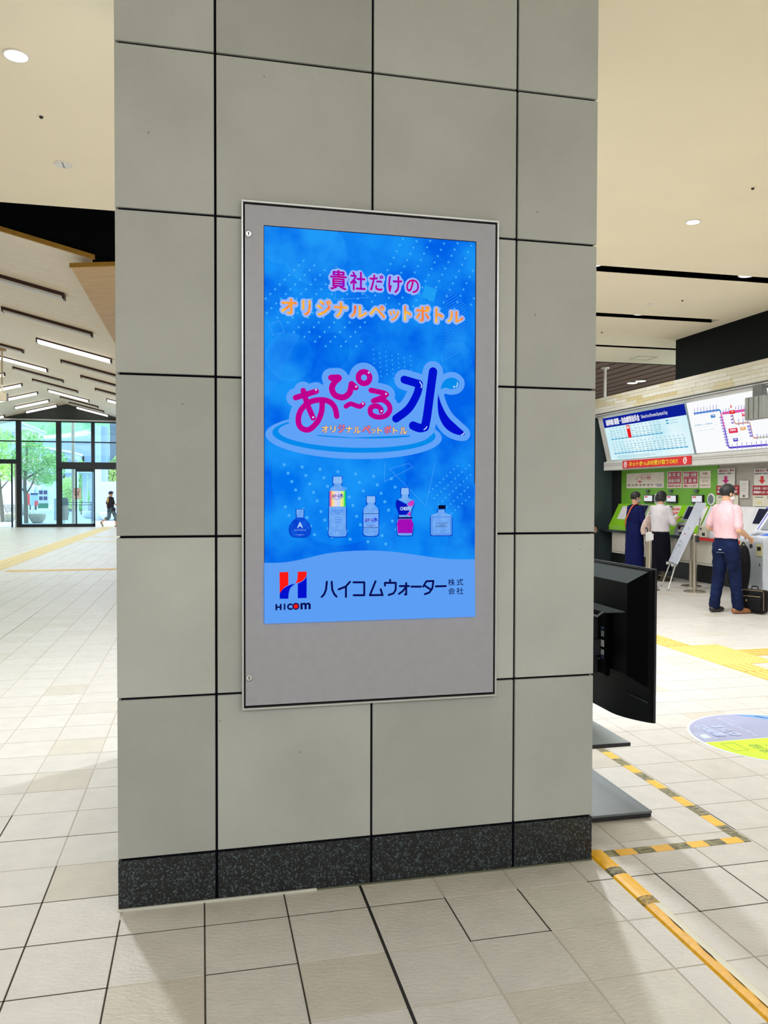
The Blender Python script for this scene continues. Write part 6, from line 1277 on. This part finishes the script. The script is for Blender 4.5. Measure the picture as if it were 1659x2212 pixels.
# hedge, car, buildings, canopy roof, hill
car = thing('car', 'white car far outside behind the brown bin', 'car', F(150, 1104)); c = F(150, 1104); 
mb = MB(); mb.slab([(c.x-.9, c.y, .3), (c.x+1.1, c.y, .3), (c.x+1.1, c.y, .85), (c.x+.55, c.y, .95), (c.x+.15, c.y, 1.42), (c.x-.9, c.y, 1.46)], (0, 1.7, 0)); mb.build('car_body', mat('car_white', (226, 236, 244), rough=.25), car, bevel=.05); MB().box(c.x-.8, c.x+.1, c.y-.01, c.y+.02, .98, 1.32).build('window', mat('car_glass', (96, 130, 150), rough=.1), car)
for x in (-.55, .7): MB().lathe([(.3, -.02), (.3, .18)], (c.x+x, c.y, .3), 18, 'Y').build('wheel', M_BLKP, car)
def block(lab, x0, y0, x1, y1, Yd, dep, m, nm='building', nwin=0):
    a, b = atY(x0, y1, Yd), atY(x1, y0, Yd); t = thing(nm, lab, 'building', (a.x, Yd, 0)); MB().box(a.x, b.x, Yd, Yd+dep, 0, b.z).build('walls', m, t); MB().box(a.x-.2, b.x+.2, Yd-.2, Yd+dep, b.z, b.z+.3).build('roof_edge', mat('roof_pale', (196, 208, 216), rough=.6), t)
    for k in range(nwin):
        x = a.x+(b.x-a.x)*(k+.5)/nwin; MB().box(x-.5, x+.5, Yd-.03, Yd+.02, b.z-3.2, b.z-1.2).build('window', mat('far_window', (140, 168, 190), rough=.2), t)
block('pale blue building far behind the left tree', -60, 912, 33, 1080, 110, 20, mat('building_blue', (188, 206, 224), rough=.7), nwin=5); block('small red topped building beside the pale blue one', 34, 928, 55, 1080, 105, 8, mat('building_pink', (214, 176, 190), rough=.7), nwin=1)
block('grey blue station block behind the mullions at right', 118, 958, 262, 1080, 76, 10, mat('building_grey', (176, 190, 204), rough=.7), nwin=7)
cr = thing('canopy_roof', 'white curved canopy roof sweeping behind the upper panes', 'canopy', atY(100, 945, 70)); lo = [(-30, 962), (30, 955), (90, 948), (150, 944), (185, 941), (195, 936)]; hi = [(192, 931), (186, 929), (150, 935), (90, 942), (30, 949), (-30, 955)]
mb = MB(); mb.slab([atY(x, y, 68) for x, y in lo+hi], (0, 7, 0)); mb.build('roof_shell', mat('canopy_white', (222, 236, 250), rough=.5), cr); p = atY(120, 1080, 70); MB().lathe([(.2, 0), (.2, atY(120, 945, 70).z)], (p.x, 70, 0), 12).build('column', M_BOL, cr)
cw = thing('walkway_roof', 'sloping walkway roof with pale edge behind the middle tree', 'canopy', atY(90, 970, 64)); mb = MB(); mb.slab([atY(x, y, 63) for x, y in ((-20, 944), (30, 954), (158, 975), (158, 979), (30, 958), (-20, 948))], (0, 5, 0)); mb.build('roof_edge', mat('canopy_cream', (236, 232, 220), rough=.5), cw)
mb = MB(); mb.slab([atY(x, y, 63.4) for x, y in ((30, 958), (158, 979), (158, 992), (60, 980))], (0, 4, 0)); mb.build('soffit', mat('soffit_shade', (176, 196, 214), rough=.7), cw); p = atY(126, 1090, 65); MB().box(p.x-.15, p.x+.15, 65, 65.3, 0, atY(126, 980, 65).z).build('column', M_BOL, cw)  # soffit colour carries the grey-blue shade under the roof
hl = bmesh.new(); r = random.Random(4); n = 60; rows_ = []
for j in range(14):
    row = []
    for i in range(n):
        x = -95+110*i/(n-1); prof_ = max(0, 44*math.exp(-((x+62)/26)**2)+30*math.exp(-((x+22)/18)**2)); row.append(hl.verts.new((x+r.uniform(-1, 1), 200+7*j+r.uniform(-2, 2), prof_*math.sin(PI/2*min(1, j/11))+r.uniform(-1, 1)*1.6-1)))
    rows_.append(row)
for j in range(13):
    for i in range(n-1): hl.faces.new([rows_[j][i], rows_[j][i+1], rows_[j+1][i+1], rows_[j+1][i]])
me = bpy.data.meshes.new('hill'); hl.to_mesh(me); hl.free(); struct(link('hill', me, mat('hill_green', (120, 178, 150), rough=.9, col2=(150, 208, 128), scale=.12)))
# the person walking past the door and one sitting behind
def shirt_print(c, d):
    m = bpy.data.materials.new('shirt_black_print'); m.use_nodes = True; nt = m.node_tree; N = nt.nodes.new; L = nt.links.new; b = nt.nodes['Principled BSDF']; b.inputs['Roughness'].default_value = .8
    g = N('ShaderNodeNewGeometry'); s = N('ShaderNodeVectorMath'); s.operation = 'SUBTRACT'; s.inputs[1].default_value = c; L(g.outputs['Position'], s.inputs[0])
    dd = N('ShaderNodeVectorMath'); dd.operation = 'DOT_PRODUCT'; dd.inputs[1].default_value = d; L(s.outputs[0], dd.inputs[0])
    sx = N('ShaderNodeSeparateXYZ'); L(s.outputs[0], sx.inputs[0])
    def M(op, a, b_): q = N('ShaderNodeMath'); q.operation = op; (L(a, q.inputs[0]) if not isinstance(a, float) else setattr(q.inputs[0], 'default_value', a)); (L(b_, q.inputs[1]) if not isinstance(b_, float) else setattr(q.inputs[1], 'default_value', b_)); return q.outputs[0]
    e = M('ADD', M('POWER', M('ABSOLUTE', M('DIVIDE', dd.outputs['Value'], .085), 1.0), 2.0), M('POWER', M('ABSOLUTE', M('DIVIDE', sx.outputs['Z'], .135), 1.0), 2.0))
    r_ = N('ShaderNodeValToRGB'); el = r_.color_ramp.elements; el[0].position = 0; el[0].color = rgb((244, 214, 150)); el[1].position = .5; el[1].color = rgb((240, 176, 92))
    k = el.new(.2); k.color = rgb((226, 150, 90)); r_.color_ramp.interpolation = 'CONSTANT'
    mx = N('ShaderNodeMix'); mx.data_type = 'RGBA'; L(M('LESS_THAN', e, 1.0), mx.inputs[0]); mx.inputs[6].default_value = rgb((22, 22, 34)); L(r_.outputs[0], mx.inputs[7]); L(mx.outputs[2], b.inputs['Base Color'])
    # only on the back of the shirt
    return m
wp = F(239, 1138.5); wa = .62
fw = Vector((math.cos(wa), math.sin(wa), 0)); rt_ = Vector((fw.y, -fw.x, 0)); pc = wp-fw*.14-rt_*.02+Vector((0, 0, 1.24))
M_BSH = shirt_print(tuple(pc), tuple(rt_))
pw, M, hp, up = person('person in black shirt with an orange print, cap and cropped jeans walking past the door', (wp.x, wp.y), wa, 1.66, dict(
    elbows=((.26, .02, 1.12), (-.25, -.04, 1.12)), wrists=((.34, .22, .98), (-.24, -.02, .90)), knees=((.09, .20, .50), (-.09, -.04, .47)), ankles=((.09, .24, .085), (-.09, -.42, .24)), foot_dirs=((.1, 1, 0), (-.1, .5, -.8)),
    top_m=M_BSH, top_r=(.19, .15), top_hem=.88, sleeve=.95, low='shorts', low_m=mat('jeans_pale', (92, 118, 132), rough=.8, vary=.3, scale=6), shoe_m=mat('sandal_tan', (170, 146, 112), rough=.6), head_yaw=-.4, nod=-.25, hair_mat=mat('hair_brown', (88, 60, 44), rough=.5)))
cp = mat('cap_navy', (34, 40, 84), rough=.7); mb = MB(M); ball(mb, hp((0, -.008, .062)), (.097, .115, .07)); fuse(mb, 'cap', cp, pw, .008, 2)
mb = MB(M); mb.lathe([(.115, 0), (.165, -.012), (.165, -.018), (.10, -.012)], hp((0, 0, .055)), 24, 'Z', 1.05); mb.build('cap_brim', cp, pw)
sb = thing('shoulder_bag', 'small dark bag at the hip of the walking person', 'bag', M @ Vector((.21, .02, .84))); mb = MB(M); mb.box(.18, .24, -.05, .13, .76, .92); mb.build('pouch', mat('bag_navy', (26, 28, 48), rough=.6), sb, bevel=.015, seg=2)
sp = F(227, 1122)
sp_, M, hp, up = person('person in dark teal shirt and blue jeans sitting on the pale bowl outside', (sp.x, sp.y+.25), 2.6, 1.5, dict(hip=.52, hip_y=-.1, lean=.25,
    elbows=((.22, .08, 1.12), (-.22, .08, 1.12)), wrists=((.12, .28, .98), (-.12, .28, .98)), knees=((.12, .32, .50), (-.12, .32, .50)), ankles=((.12, .36, .085), (-.12, .36, .085)), top_m=mat('shirt_teal', (34, 72, 92), rough=.8), top_r=(.18, .145), top_hem=.93, low='trousers', low_m=mat('jeans_bright', (70, 130, 200), rough=.8), shoe_m=mat('shoe_black', (24, 22, 24))))
